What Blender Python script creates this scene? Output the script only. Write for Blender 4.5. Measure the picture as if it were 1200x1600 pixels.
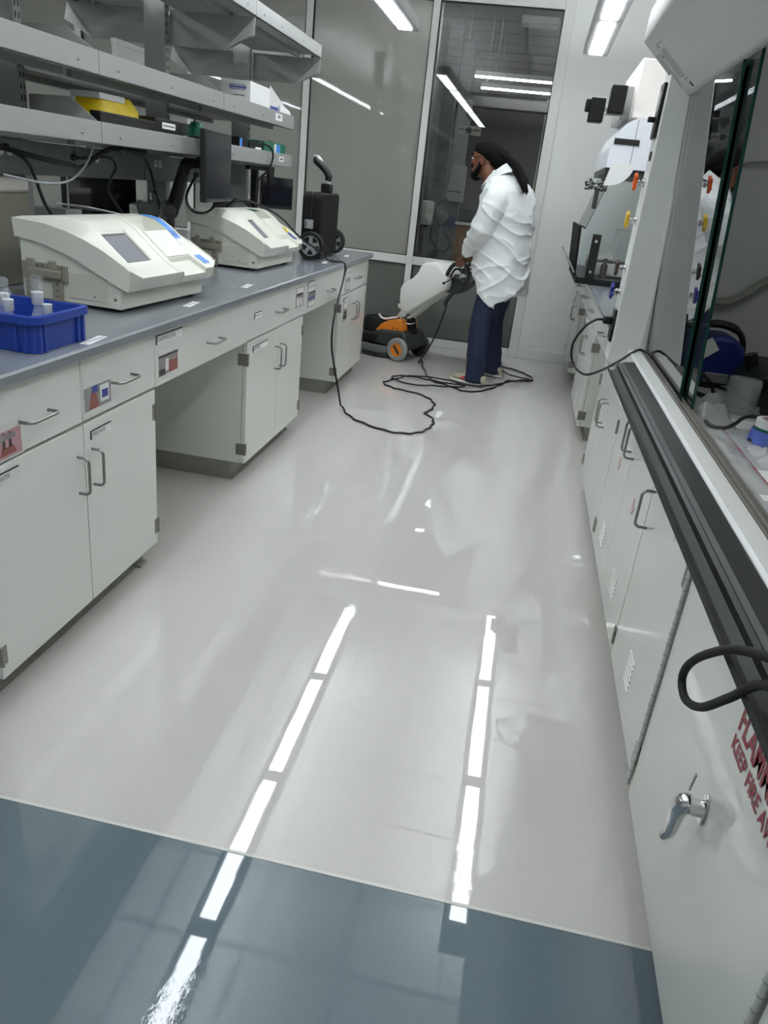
import bpy, bmesh, math, random
from mathutils import Vector, Matrix, noise
random.seed(7)
SC = bpy.context.scene
for o in list(bpy.data.objects): bpy.data.objects.remove(o)

# ------------------------------------------------------------------ camera, light, exposure
CAM_H, CAM_F = 1.4238, 1183.75
PITCH, YAW, ROLL = .4087, -.1428, .1105
cy, sy, cp, sp = math.cos(YAW), math.sin(YAW), math.cos(PITCH), math.sin(PITCH)
fw = Vector((sy*cp, cy*cp, -sp)); rt = Vector((cy, -sy, 0)); up = rt.cross(fw)
cr, sr = math.cos(ROLL), math.sin(ROLL)
rt, up = cr*rt + sr*up, -sr*rt + cr*up
cam = bpy.data.cameras.new('camera'); cam.sensor_fit = 'VERTICAL'; cam.sensor_height = 32
cam.lens = CAM_F/1600*32; cam.clip_start = .02
co = bpy.data.objects.new('camera', cam); SC.collection.objects.link(co)
m = Matrix((rt, up, -fw)).transposed().to_4x4(); m.translation = (0, 0, CAM_H); co.matrix_world = m
SC.camera = co
w = bpy.data.worlds.new('world'); SC.world = w; w.use_nodes = True
w.node_tree.nodes['Background'].inputs[0].default_value = (.9, .95, 1, 1)
w.node_tree.nodes['Background'].inputs[1].default_value = .25
SC.view_settings.view_transform = 'Standard'; SC.view_settings.look = 'None'
SC.view_settings.gamma = 1; SC.view_settings.use_curve_mapping = False
SC.view_settings.exposure = 0.5
LAMP = 11.0          # pendant diffuser emission
SC.cycles.max_bounces = 10; SC.cycles.transparent_max_bounces = 16
SC.cycles.sample_clamp_indirect = 8

# ------------------------------------------------------------------ materials
def lin(c):
    if isinstance(c, str):
        c = [int(c[i:i+2], 16)/255 for i in (0, 2, 4)]
    return tuple((x/12.92 if x <= .04045 else ((x+.055)/1.055)**2.4) for x in c)
MATS = {}
def pmat(name, col, rough=.5, metal=0, nscale=0, namt=.06, bump=0, coat=0, emit=0, spec=.5):
    m = bpy.data.materials.new(name); m.use_nodes = True; nt = m.node_tree; b = nt.nodes['Principled BSDF']
    c = lin(col)
    b.inputs['Base Color'].default_value = (*c, 1); b.inputs['Roughness'].default_value = rough
    b.inputs['Metallic'].default_value = metal; b.inputs['Specular IOR Level'].default_value = spec
    b.inputs['Coat Weight'].default_value = coat
    if emit:
        b.inputs['Emission Color'].default_value = (*c, 1); b.inputs['Emission Strength'].default_value = emit
    if nscale:
        tc = nt.nodes.new('ShaderNodeTexCoord'); n = nt.nodes.new('ShaderNodeTexNoise')
        n.inputs['Scale'].default_value = nscale; n.inputs['Detail'].default_value = 3
        nt.links.new(tc.outputs['Object'], n.inputs['Vector'])
        r = nt.nodes.new('ShaderNodeValToRGB')
        r.color_ramp.elements[0].color = (*[x*(1-namt) for x in c], 1)
        r.color_ramp.elements[1].color = (*[min(1, x*(1+namt)) for x in c], 1)
        nt.links.new(n.outputs['Fac'], r.inputs[0]); nt.links.new(r.outputs[0], b.inputs['Base Color'])
        if bump:
            bp = nt.nodes.new('ShaderNodeBump'); bp.inputs['Strength'].default_value = bump
            bp.inputs['Distance'].default_value = .01
            nt.links.new(n.outputs['Fac'], bp.inputs['Height']); nt.links.new(bp.outputs[0], b.inputs['Normal'])
    MATS[name] = m
    return m
def glassmat(name, col, k=1.0, ior=1.5, rough=0.0):
    m = bpy.data.materials.new(name); m.use_nodes = True; nt = m.node_tree
    for n in list(nt.nodes): nt.nodes.remove(n)
    o = nt.nodes.new('ShaderNodeOutputMaterial'); mx = nt.nodes.new('ShaderNodeMixShader')
    t = nt.nodes.new('ShaderNodeBsdfTransparent'); g = nt.nodes.new('ShaderNodeBsdfGlossy')
    f = nt.nodes.new('ShaderNodeFresnel'); mu = nt.nodes.new('ShaderNodeMath'); mu.operation = 'MULTIPLY'
    f.inputs['IOR'].default_value = ior; mu.inputs[1].default_value = k; mu.use_clamp = True
    t.inputs[0].default_value = (*lin(col), 1); g.inputs['Roughness'].default_value = rough
    nt.links.new(f.outputs[0], mu.inputs[0]); nt.links.new(mu.outputs[0], mx.inputs[0])
    nt.links.new(t.outputs[0], mx.inputs[1]); nt.links.new(g.outputs[0], mx.inputs[2]); nt.links.new(mx.outputs[0], o.inputs[0])
    MATS[name] = m
    return m
M = MATS
pmat('white_cab', 'dfe1db', .22, coat=.3, nscale=2, namt=.015)
pmat('white_wall', 'dcdedb', .55, nscale=3, namt=.02)
pmat('ceiling_white', 'e2e2de', .8, nscale=40, namt=.03)
pmat('frame_white', 'd4d6d2', .35)
pmat('toe_gray', '8b8983', .5, nscale=20, namt=.08)
pmat('counter', '7d8287', .2, nscale=60, namt=.05)
pmat('steel', '8f8f8c', .32, metal=1)
pmat('chrome', 'd8d8d8', .08, metal=1)
pmat('hinge', '8d8b85', .4, metal=.6)
pmat('shelf_gray', '949693', .35, metal=.0)
pmat('shelf_dark', '8a8e8b', .4)
pmat('raceway', '6f7474', .4)
pmat('cream', 'dcdcd0', .35, nscale=4, namt=.02)
pmat('cream2', 'c9c9bd', .4)
pmat('beige_metal', '8d897c', .45)
pmat('lcd', '77787f', .5, spec=.2)
pmat('black', '0b0b0c', .4)
pmat('black_soft', '121213', .6, spec=.25)
pmat('black_gloss', '0a0a0b', .12, coat=.4)
pmat('screen_black', '20222a', .18)
pmat('rubber', '141414', .75)
pmat('gray_plastic', '8b8c8c', .5)
pmat('dark_plastic', '2f3232', .45)
pmat('silver_plastic', 'a9adaf', .3, metal=.4)
pmat('blue_bin', '1f3f9c', .4)
pmat('blue_tape', '4d8fe0', .35)
pmat('ring_blue', '5468b8', .45)
pmat('blue_dark', '2b3f96', .35)
pmat('yellow', 'e8c915', .45, nscale=12, namt=.2, bump=.6)
pmat('white_paper', 'e8e8e6', .7)
pmat('off_paper', 'd5d3d0', .6, nscale=18, namt=.08)
pmat('ink', '35363a', .7)
pmat('ink_soft', '7d7f82', .7)
pmat('red_sign', '9c2f40', .5)
pmat('pink_print', 'b98d93', .4, nscale=30, namt=.25)
pmat('gray_print', '8d8888', .4, nscale=50, namt=.5)
pmat('dark_print', '3c3a3c', .4, nscale=60, namt=.5)
pmat('red_print', '93554c', .4, nscale=30, namt=.3)
pmat('yellow_pale', 'e6dc9a', .7)
pmat('green_box', '1d6b52', .4)
pmat('orange', 'e0801e', .35)
pmat('orange_valve', 'e85f1c', .3)
pmat('yellow_valve', 'e3b81f', .3)
pmat('brown_valve', '3a2c20', .35)
pmat('blue_valve', '1c2a86', .3)
pmat('tank_white', 'e6e6e0', .4)
pmat('brush_gray', '65696a', .8, nscale=80, namt=.3)
pmat('skin', '6a3f2b', .5, nscale=30, namt=.1)
pmat('hair', '070606', .75, nscale=60, namt=.4, bump=.5, spec=.15)
pmat('coat_white', 'dfe2e2', .8)
pmat('navy', '12203c', .8, nscale=40, namt=.15, bump=.3)
pmat('shoe_beige', 'b3ab95', .7, nscale=30, namt=.12)
pmat('shoe_red', 'c8323e', .6)
pmat('shoe_sole', 'd8d6cf', .6)
pmat('hood_body', 'e4e6e4', .35)
pmat('hood_front', 'bcbcb7', .32, nscale=2, namt=.02)
pmat('hood_liner', 'cbcac8', .5, nscale=3, namt=.03)
pmat('hood_top', 'b4b8ba', .35)
pmat('lip_black', '202121', .45)
pmat('track_gray', '86837d', .4)
pmat('glass_edge', '0f3a34', .1)
pmat('encl_white', 'e6e9ee', .3)
pmat('encl_cream', 'efe9e3', .4)
pmat('tape_green', '0f5c48', .35)
pmat('cardboard', '8a5c33', .7, nscale=20, namt=.08)
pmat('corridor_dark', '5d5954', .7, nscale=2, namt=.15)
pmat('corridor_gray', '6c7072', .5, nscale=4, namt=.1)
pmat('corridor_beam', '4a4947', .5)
pmat('corridor_floor', '55504b', .4)
pmat('shade_gray', '85837c', .8, nscale=1.2, namt=.05)
pmat('spandrel', '5a5f5a', .35, nscale=2, namt=.05)
pmat('case_blue', '1b2c78', .4)
pmat('lab_white', 'd8d8d2', .45)
pmat('lamp_body', 'a5a6a6', .4)
pmat('lamp_glow', 'f3f9ff', .5, emit=LAMP)
pmat('strip_glow', 'ffffff', .5, emit=20)
pmat('uplight_glow', 'f3f9ff', .5, emit=21)
pmat('hood_fill_glow', 'ffffff', .5, emit=4)
pmat('hose_gray', '8f8d86', .4)
pmat('seam', 'cfcfc9', .4)
glassmat('glass', 'f4f8f6', 1.0)
glassmat('sash_glass', 'd6e6e0', 1.6)
glassmat('window_glass', 'ecefee', 1.35)
glassmat('clear_plastic', 'fbfdfd', .9, rough=.05)
pmat('frosted', 'd3d6d6', .6)
def bagmat(name, col, clear):
    m = bpy.data.materials.new(name); m.use_nodes = True; nt = m.node_tree; b = nt.nodes['Principled BSDF']
    b.inputs['Base Color'].default_value = (*lin(col), 1); b.inputs['Roughness'].default_value = .15; b.inputs['Specular IOR Level'].default_value = .9
    t = nt.nodes.new('ShaderNodeBsdfTransparent'); mx = nt.nodes.new('ShaderNodeMixShader'); mx.inputs[0].default_value = clear
    nt.links.new(b.outputs[0], mx.inputs[1]); nt.links.new(t.outputs[0], mx.inputs[2]); nt.links.new(mx.outputs[0], nt.nodes['Material Output'].inputs[0])
    MATS[name] = m
bagmat('lab_glass', 'e6ecf0', .84); bagmat('bag', 'e4e6e6', .5); bagmat('beaker_glass', 'c8cccc', .72)

def film(name, col, clear):
    m = bpy.data.materials.new(name); m.use_nodes = True; nt = m.node_tree; b = nt.nodes['Principled BSDF']
    tc = nt.nodes.new('ShaderNodeTexCoord'); n = nt.nodes.new('ShaderNodeTexNoise'); n.inputs['Scale'].default_value = 1.3
    nt.links.new(tc.outputs['Object'], n.inputs['Vector']); r = nt.nodes.new('ShaderNodeValToRGB'); c = lin(col)
    r.color_ramp.elements[0].color = (*[x*.93 for x in c], 1); r.color_ramp.elements[1].color = (*[x*1.07 for x in c], 1)
    nt.links.new(n.outputs['Fac'], r.inputs[0]); nt.links.new(r.outputs[0], b.inputs['Base Color'])
    b.inputs['Roughness'].default_value = .02; b.inputs['Specular IOR Level'].default_value = 1.0
    t = nt.nodes.new('ShaderNodeBsdfTransparent'); mx = nt.nodes.new('ShaderNodeMixShader'); mx.inputs[0].default_value = clear
    nt.links.new(b.outputs[0], mx.inputs[1]); nt.links.new(t.outputs[0], mx.inputs[2]); nt.links.new(mx.outputs[0], nt.nodes['Material Output'].inputs[0])
    MATS[name] = m
film('film_glass', 'a5a59e', .3)
film('film_dark', '666b65', .15)
def floor_mat(name, col, speck):
    m = bpy.data.materials.new(name); m.use_nodes = True; nt = m.node_tree; b = nt.nodes['Principled BSDF']
    L = nt.links.new; N = nt.nodes.new
    tc = N('ShaderNodeTexCoord')
    def noi(scale, det=3, sx=1, sy=1, rough=.5):
        mp = N('ShaderNodeMapping'); mp.inputs['Scale'].default_value = (sx, sy, 1); L(tc.outputs['Object'], mp.inputs[0])
        n = N('ShaderNodeTexNoise'); n.inputs['Scale'].default_value = scale; n.inputs['Detail'].default_value = det
        n.inputs['Roughness'].default_value = rough; L(mp.outputs[0], n.inputs['Vector']); return n
    def ramp(src, p0, p1, c0, c1):
        r = N('ShaderNodeValToRGB'); r.color_ramp.elements[0].position = p0; r.color_ramp.elements[1].position = p1
        r.color_ramp.elements[0].color = (*c0, 1); r.color_ramp.elements[1].color = (*c1, 1); L(src, r.inputs[0]); return r
    c = lin(col)
    # vinyl chip colour plus streaks left along the mopping direction
    n1 = noi(170, 2); r1 = ramp(n1.outputs['Fac'], .38, .7, [x*.98 for x in c], [min(1, x*1.02) for x in c])
    v = N('ShaderNodeTexVoronoi'); v.inputs['Scale'].default_value = 55; L(tc.outputs['Object'], v.inputs['Vector'])
    r2 = ramp(v.outputs['Distance'], .03, .07, speck, (1, 1, 1))
    n3 = noi(1.6, 4, 2.2, .35); r3 = ramp(n3.outputs['Fac'], .42, .58, (.955, .955, .95), (1, 1, 1))
    mx = N('ShaderNodeMixRGB'); mx.blend_type = 'MULTIPLY'; mx.inputs[0].default_value = 1; L(r1.outputs[0], mx.inputs[1]); L(r2.outputs[0], mx.inputs[2])
    mx2 = N('ShaderNodeMixRGB'); mx2.blend_type = 'MULTIPLY'; mx2.inputs[0].default_value = 1; L(mx.outputs[0], mx2.inputs[1]); L(r3.outputs[0], mx2.inputs[2])
    L(mx2.outputs[0], b.inputs['Base Color'])
    # wet film: mirror smooth with drying edges
    n4 = noi(.9, 3, 1.6, .6); r4 = ramp(n4.outputs['Fac'], .60, .66, (.008,)*3, (.05,)*3); L(r4.outputs[0], b.inputs['Roughness'])
    b.inputs['IOR'].default_value = 1.5
    n5 = noi(4.5, 2, 1, .5); n6 = noi(1.7, 3); n7 = noi(70, 3)
    rm = ramp(n6.outputs['Fac'], .56, .62, (0, 0, 0), (1, 1, 1))
    mm = N('ShaderNodeMath'); mm.operation = 'MULTIPLY'; L(rm.outputs[0], mm.inputs[0]); L(n7.outputs['Fac'], mm.inputs[1])
    m2 = N('ShaderNodeMath'); m2.operation = 'MULTIPLY_ADD'; m2.inputs[1].default_value = .35; L(mm.outputs[0], m2.inputs[0]); L(n5.outputs['Fac'], m2.inputs[2])
    bp = N('ShaderNodeBump'); bp.inputs['Strength'].default_value = .028; bp.inputs['Distance'].default_value = .02
    L(m2.outputs[0], bp.inputs['Height']); L(bp.outputs[0], b.inputs['Normal'])
    b.inputs['Coat Weight'].default_value = .35; b.inputs['Coat Roughness'].default_value = .01
    MATS[name] = m
floor_mat('floor_light', 'c9c6c2', (.93, .93, .93))
floor_mat('floor_blue', '67747b', (1.25, 1.25, 1.25))

# ------------------------------------------------------------------ mesh helpers
class MB:
    def __init__(s): s.v = []; s.f = []; s.mi = []; s.cur = 0
    def m(s, i): s.cur = i; return s
    def add(s, vs, fs):
        b = len(s.v); s.v += [Vector(p) for p in vs]; s.f += [tuple(b+i for i in f) for f in fs]; s.mi += [s.cur]*len(fs); return s
    def box(s, x0, x1, y0, y1, z0, z1):
        x0, x1 = sorted((x0, x1)); y0, y1 = sorted((y0, y1)); z0, z1 = sorted((z0, z1))
        return s.add([(x0,y0,z0),(x1,y0,z0),(x1,y1,z0),(x0,y1,z0),(x0,y0,z1),(x1,y0,z1),(x1,y1,z1),(x0,y1,z1)],
                     [(0,3,2,1),(4,5,6,7),(0,1,5,4),(1,2,6,5),(2,3,7,6),(3,0,4,7)])
    def obox(s, c, sz, R):
        c = Vector(c); h = [q/2 for q in sz]
        vs = [c + R @ Vector((a*h[0], b*h[1], d*h[2])) for a, b, d in ((-1,-1,-1),(1,-1,-1),(1,1,-1),(-1,1,-1),(-1,-1,1),(1,-1,1),(1,1,1),(-1,1,1))]
        return s.add(vs, [(0,3,2,1),(4,5,6,7),(0,1,5,4),(1,2,6,5),(2,3,7,6),(3,0,4,7)])
    def prism(s, poly, ax, a0, a1):
        # poly in the two other axes (order x,y,z without ax)
        def P(p, a): q = list(p); q.insert('xyz'.index(ax), a); return q
        n = len(poly)
        ar = sum(poly[i][0]*poly[(i+1) % n][1]-poly[(i+1) % n][0]*poly[i][1] for i in range(n))
        if (ar < 0) != (ax == 'y'): poly = poly[::-1]
        a0, a1 = sorted((a0, a1))
        return s.add([P(p, a0) for p in poly]+[P(p, a1) for p in poly],
                     [tuple(reversed(range(n))), tuple(range(n, 2*n))]+[(i, (i+1) % n, n+(i+1) % n, n+i) for i in range(n)])
    def ring(s, c, u, v, ru, rv, n, e=1):
        out = []
        for i in range(n):
            a = 2*math.pi*i/n; ca, sa = math.cos(a), math.sin(a)
            ca = math.copysign(abs(ca)**e, ca); sa = math.copysign(abs(sa)**e, sa)
            out.append(Vector(c)+u*ru*ca+v*rv*sa)
        return out
    def loft(s, rings, cap=True):
        n = len(rings[0]); vs = [p for r in rings for p in r]; fs = []
        for k in range(len(rings)-1):
            for i in range(n):
                j = (i+1) % n; fs.append((k*n+i, k*n+j, (k+1)*n+j, (k+1)*n+i))
        if cap: fs.append(tuple(reversed(range(n)))); fs.append(tuple(range((len(rings)-1)*n, len(rings)*n)))
        return s.add(vs, fs)
    def cyl(s, p0, p1, r0, r1=None, n=16):
        r1 = r0 if r1 is None else r1; p0, p1 = Vector(p0), Vector(p1); d = (p1-p0).normalized()
        u = d.orthogonal().normalized(); v = d.cross(u)
        return s.loft([s.ring(p0, u, v, r0, r0, n), s.ring(p1, u, v, r1, r1, n)])
    def tube(s, pts, r, n=8, cap=True):
        pts = [Vector(p) for p in pts]; R = r if isinstance(r, (list, tuple)) else [r]*len(pts)
        if len(R) != len(pts):
            K = len(R)-1; L_ = len(pts)-1; R = [R[min(K-1, int(i*K/L_))]+(R[min(K-1, int(i*K/L_))+1]-R[min(K-1, int(i*K/L_))])*(i*K/L_-min(K-1, int(i*K/L_))) for i in range(len(pts))]
        rings = []; u = None
        for i, p in enumerate(pts):
            d = (pts[min(i+1, len(pts)-1)]-pts[max(i-1, 0)]).normalized()
            if u is None: u = d.orthogonal().normalized()
            else:
                u = u-d*u.dot(d); u = u.normalized() if u.length > 1e-6 else d.orthogonal().normalized()
            rings.append(s.ring(p, u, d.cross(u), R[i], R[i], n))
        return s.loft(rings, cap)
    def ell(s, c, r, n=12, k=8, R=None):
        c = Vector(c); R = R or Matrix.Identity(3); vs = [c+R@Vector((0,0,-r[2]))]; fs = []
        for j in range(1, k):
            t = -math.pi/2+math.pi*j/k
            for i in range(n):
                a = 2*math.pi*i/n
                vs.append(c+R@Vector((r[0]*math.cos(t)*math.cos(a), r[1]*math.cos(t)*math.sin(a), r[2]*math.sin(t))))
        vs.append(c+R@Vector((0,0,r[2]))); L = len(vs)-1
        for i in range(n):
            j = (i+1) % n; fs.append((0, 1+j, 1+i)); fs.append((L, L-n+i, L-n+j))
            for q in range(k-2): fs.append((1+q*n+i, 1+q*n+j, 1+(q+1)*n+j, 1+(q+1)*n+i))
        return s.add(vs, fs)
    def lathe(s, prof, c=(0,0,0), n=20, R=None, ring=False):
        c = Vector(c); R = R or Matrix.Identity(3)
        rings = [[c+R@Vector((r*math.cos(2*math.pi*i/n), r*math.sin(2*math.pi*i/n), z)) for i in range(n)] for r, z in prof]
        if ring: return s.loft(rings+[rings[0]], False)
        return s.loft(rings, True)
    def xf(s, T):
        s.v = [T@p for p in s.v]; return s
    def mesh(s, name, mats):
        me = bpy.data.meshes.new(name); me.from_pydata([tuple(p) for p in s.v], [], s.f); me.update()
        for mm in (mats if isinstance(mats, (list, tuple)) else [mats]): me.materials.append(M[mm] if isinstance(mm, str) else mm)
        if isinstance(mats, (list, tuple)) and len(mats) > 1: me.polygons.foreach_set('material_index', s.mi)
        return me
    def build(s, name, mats, parent=None, bevel=0, smooth=40, seg=2, label=None, sub=0):
        off = Vector((0,0,0))
        if parent is not None: off = wloc(parent)
        else:
            xs = [p.x for p in s.v]; ys = [p.y for p in s.v]; off = Vector(((min(xs)+max(xs))/2, (min(ys)+max(ys))/2, min(p.z for p in s.v)))
        s.v = [p-off for p in s.v]
        me = s.mesh(name, mats); o = bpy.data.objects.new(name, me); SC.collection.objects.link(o)
        if parent is not None: o.parent = parent
        else: o.location = off
        if smooth: me.shade_smooth() if hasattr(me, 'shade_smooth') else None
        if smooth:
            me.set_sharp_from_angle(angle=math.radians(smooth))
        if bevel:
            b = o.modifiers.new('bevel', 'BEVEL'); b.width = bevel; b.segments = seg; b.limit_method = 'ANGLE'; b.angle_limit = math.radians(35); b.harden_normals = False
        if sub:
            q = o.modifiers.new('sub', 'SUBSURF'); q.levels = sub; q.render_levels = sub
        if label: o['label'] = label
        return o
def wloc(o):
    v = Vector((0,0,0))
    while o is not None: v += o.location; o = o.parent
    return v
def tag(o, label=None, cat=None, group=None, kind=None):
    if label: o['label'] = label
    if cat: o['category'] = cat
    if group: o['group'] = group
    if kind: o['kind'] = kind
    return o
def thing(name, label, cat, loc=(0,0,0), group=None, kind=None):
    o = bpy.data.objects.new(name, None); SC.collection.objects.link(o); o.location = loc; o.empty_display_size = .05
    return tag(o, label, cat, group, kind)
def struct(o): o['kind'] = 'structure'; return o
def copy_tree(o, parent=None):
    c = o.copy(); SC.collection.objects.link(c); c.parent = parent
    for ch in list(o.children): copy_tree(ch, c)
    return c
def spline(pts, k=6, closed=False):
    P = [Vector(p) for p in pts]; out = []; n = len(P)
    for i in range(n if closed else n-1):
        a = P[(i-1) % n] if closed or i > 0 else P[0]; b = P[i]; c = P[(i+1) % n]; d = P[(i+2) % n] if closed or i+2 < n else P[-1]
        for j in range(k):
            t = j/k
            out.append(.5*((2*b)+(c-a)*t+(2*a-5*b+4*c-d)*t*t+(3*b-a-3*c+d)*t*t*t))
    if not closed: out.append(P[-1])
    return out
def rrect(x0, x1, y0, y1, r, k=4):
    out = []
    for cx, cy_, a in ((x1-r, y1-r, 0), (x0+r, y1-r, 90), (x0+r, y0+r, 180), (x1-r, y0+r, 270)):
        for i in range(k+1):
            t = math.radians(a+90*i/k); out.append((cx+r*math.cos(t), cy_+r*math.sin(t)))
    return out
def text(name, body, size, mat, parent, loc, right, upv, label=None, sx=1, bold=0, align='LEFT'):
    cu = bpy.data.curves.new(name, 'FONT'); cu.body = body; cu.size = size; cu.offset = bold; cu.align_x = align; cu.resolution_u = 3
    o = bpy.data.objects.new(name, cu); SC.collection.objects.link(o)
    dg = bpy.context.evaluated_depsgraph_get(); dg.update(); me = bpy.data.meshes.new_from_object(o.evaluated_get(dg))
    bpy.data.objects.remove(o); bpy.data.curves.remove(cu)
    me.materials.clear(); me.materials.append(M[mat]); me.name = name
    r, u = Vector(right), Vector(upv); nn = r.cross(u)
    T = Matrix((r*sx, u, nn)).transposed().to_4x4(); T.translation = Vector(loc)-(wloc(parent) if parent else Vector((0,0,0)))
    me.transform(T)
    q = bpy.data.objects.new(name, me); SC.collection.objects.link(q); q.parent = parent
    if label: q['label'] = label
    return q
def rotz(a): return Matrix.Rotation(a, 3, 'Z')
exec_order = []

# ------------------------------------------------------------------ room shell
YB = 7.5; XW0, XW1, YF, ZC = -6.2, 1.25, -2.6, 3.0
fl = MB().box(XW0, XW1+.1, 1.214, YB+.03, -.05, 0).build('floor', 'floor_light'); struct(fl)
MB().box(XW0, XW1+.1, YF, 1.21, -.05, 0).build('blue_flooring', 'floor_blue', fl, label='slate blue vinyl area of the floor')
MB().box(XW0, XW1+.1, 1.208, 1.216, -.02, .0012).build('seam_strip', 'seam', fl, smooth=0, label='thin pale weld line between the two floor colours')
ce = MB().box(XW0, XW1+.1, YF, YB+.05, ZC, ZC+.05).build('ceiling', 'ceiling_white'); struct(ce)
g = MB()
for i in range(13): x = XW0+.3+.61*i; g.box(x-.012, x+.012, YF, YB, ZC-.006, ZC+.01)
for i in range(17): y = YF+.2+.61*i; g.box(XW0, XW1, y-.012, y+.012, ZC-.006, ZC+.01)
tag(g.build('ceiling_grid', 'lamp_body', ce, smooth=0), kind='stuff')
struct(MB().box(.045, XW1+.1, YB-.02, YB+.12, 0, ZC).build('wall_back', 'white_wall'))
struct(MB().box(XW0, .045, YB-.02, YB+.12, 2.935, ZC).build('wall_back', 'white_wall'))
struct(MB().box(XW0-.1, -5.5, YB-.02, YB+.12, 0, 2.935).build('wall_back', 'white_wall'))
struct(MB().box(XW1, XW1+.1, YF, YB-.02, 0, ZC).build('wall_right', 'white_wall'))
struct(MB().box(XW0-.1, XW0, YF, YB-.02, 0, ZC).build('wall_left', 'white_wall'))
struct(MB().box(XW0, XW1, YF-.1, YF, 0, ZC).build('wall_front', 'white_wall'))
struct(MB().box(.05, .99, YB-.032, YB-.02, 0, .1).build('baseboard_back', 'frame_white', bevel=.004))

# window wall: white metal frame, upper and lower panes
win = thing('window_1', None, None, (-2.7, YB, 0)); struct(win)
MUL = [0.0, -1.1, -2.2, -3.3, -4.4, -5.47]
for x in MUL:
    MB().box(x-.04 if x == 0 else x-.03, x+.045 if x == 0 else x+.03, YB-.035, YB+.035, 0, 2.935).build('mullion', 'frame_white', win, bevel=.003)
for i in range(5):
    x1, x0 = MUL[i]-(.04 if i == 0 else .03), MUL[i+1]+.03
    for z0, z1 in ((0, .075), (.735, .81), (2.865, 2.935)):
        MB().box(x0, x1, YB-.03, YB+.03, z0, z1).build('rail', 'frame_white', win, bevel=.002)
    for z0, z1 in ((.075, .735), (.81, 2.865)):
        MB().box(x0, x1, YB-.004, YB+.004, z0, z1).build('pane', 'film_dark' if z0 < .5 else ('film_glass' if i else 'window_glass'), win, smooth=0)
        fr = MB()
        for a in (x0, x1-.008): fr.box(a, a+.008, YB-.02, YB+.02, z0, z1)
        fr.box(x0, x1, YB-.02, YB+.02, z0, z0+.006).box(x0, x1, YB-.02, YB+.02, z1-.006, z1)
        fr.build('gasket', 'black_soft', win, smooth=0)
    MB().box(x0, x1, YB+.055, YB+.07, .03, .77).build('spandrel_panel', 'spandrel', win, smooth=0, label='dark grey green panel behind the lower pane')
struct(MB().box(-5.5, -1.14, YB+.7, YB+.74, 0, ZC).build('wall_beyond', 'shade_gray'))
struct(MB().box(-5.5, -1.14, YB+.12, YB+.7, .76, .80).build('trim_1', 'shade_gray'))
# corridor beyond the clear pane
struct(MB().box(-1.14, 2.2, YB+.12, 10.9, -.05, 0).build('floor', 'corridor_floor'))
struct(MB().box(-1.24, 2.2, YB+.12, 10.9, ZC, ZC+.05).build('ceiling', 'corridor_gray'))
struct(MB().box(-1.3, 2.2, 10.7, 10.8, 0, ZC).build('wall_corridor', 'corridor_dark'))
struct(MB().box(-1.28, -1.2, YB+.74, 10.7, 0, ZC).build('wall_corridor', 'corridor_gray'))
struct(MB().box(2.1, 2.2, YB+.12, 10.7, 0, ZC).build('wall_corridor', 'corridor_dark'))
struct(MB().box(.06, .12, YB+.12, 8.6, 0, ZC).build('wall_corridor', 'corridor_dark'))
struct(MB().box(-1.2, -1.06, 9.3, 9.44, 0, ZC).build('trim_2', 'corridor_gray'))
struct(MB().box(-1.2, -.98, 10.0, 10.2, 0, ZC).build('trim_3', 'corridor_gray'))
struct(MB().box(-1.1, 2.1, 9.55, 9.8, 2.30, 2.40).build('trim_4', 'corridor_beam'))
def dispenser():
    t = thing('soap_dispenser', 'white wall soap dispenser behind the clear window pane', 'dispenser', (-1.13, 8.62, 1.05))
    MB().prism(rrect(-1.198, -1.07, 1.05, 1.29, .03), 'y', 8.55, 8.66).build('housing', 'lab_white', t, bevel=.008)
    MB().box(-1.15, -1.1, 8.555, 8.6, 1.035, 1.05).build('nozzle', 'black', t, bevel=.003)
    return t
dispenser()
t = thing('towel_dispenser', 'grey paper towel dispenser on the corridor wall left of the man', 'dispenser', (-.86, 8.9, 1.29))
MB().prism([(-.98, 1.34), (-.94, 1.30), (-.80, 1.30), (-.80, 1.66), (-.94, 1.67)], 'y', 8.8, 8.98).build('housing', 'gray_plastic', t, bevel=.008)
MB().box(-.96, -.82, 8.798, 8.802, 1.40, 1.41).build('slot', 'black', t)
t = thing('corridor_partition', 'grey partition post carrying the towel dispenser', 'post', (-.87, 9.0, 0))
MB().box(-.99, -.84, 8.98, 9.06, 0, 2.3).build('post', 'corridor_gray', t, bevel=.004)
t = thing('corridor_cabinet', 'brown wooden cart with white top beyond the window', 'cart', (-.66, 8.8, 0))
MB().box(-.80, -.36, 8.6, 9.0, .55, 1.09).build('body', 'cardboard', t, bevel=.004)
MB().box(-.82, -.34, 8.58, 9.02, 1.09, 1.115).build('top', 'lab_white', t, bevel=.003)
for a in (-.78, -.42):
    for b in (8.63, 8.93): MB().box(a, a+.04, b, b+.04, 0, .55).build('leg', 'black', t)
t = thing('corridor_monitor', 'black box on the brown cart in the corridor', 'box', (-.7, 8.8, 1.115))
MB().box(-.80, -.55, 8.7, 8.9, 1.115, 1.25).build('casing', 'black', t, bevel=.006)
t = thing('coiled_hose', 'dark round coil hanging beside the soap dispenser', 'hose', (-.99, 8.68, 1.02))
MB().tube([(-.985+.09*math.cos(a*.35)*(1-.004*a), 8.66+.002*a, 1.18+.12*math.sin(a*.35)) for a in range(60)], .010, 6).build('coil', 'dark_plastic', t)
MB().tube(spline([(-1.07, 8.7, 1.05), (-1.08, 8.7, .93), (-1.0, 8.7, .82), (-.9, 8.7, .80), (-.86, 8.7, .9), (-.93, 8.7, 1.0)]), .012, 6).build('tail', 'black', t)
MB().box(-1.0, -.97, 8.68, 9.02, 1.16, 1.2).build('hook', 'steel', t)
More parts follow.
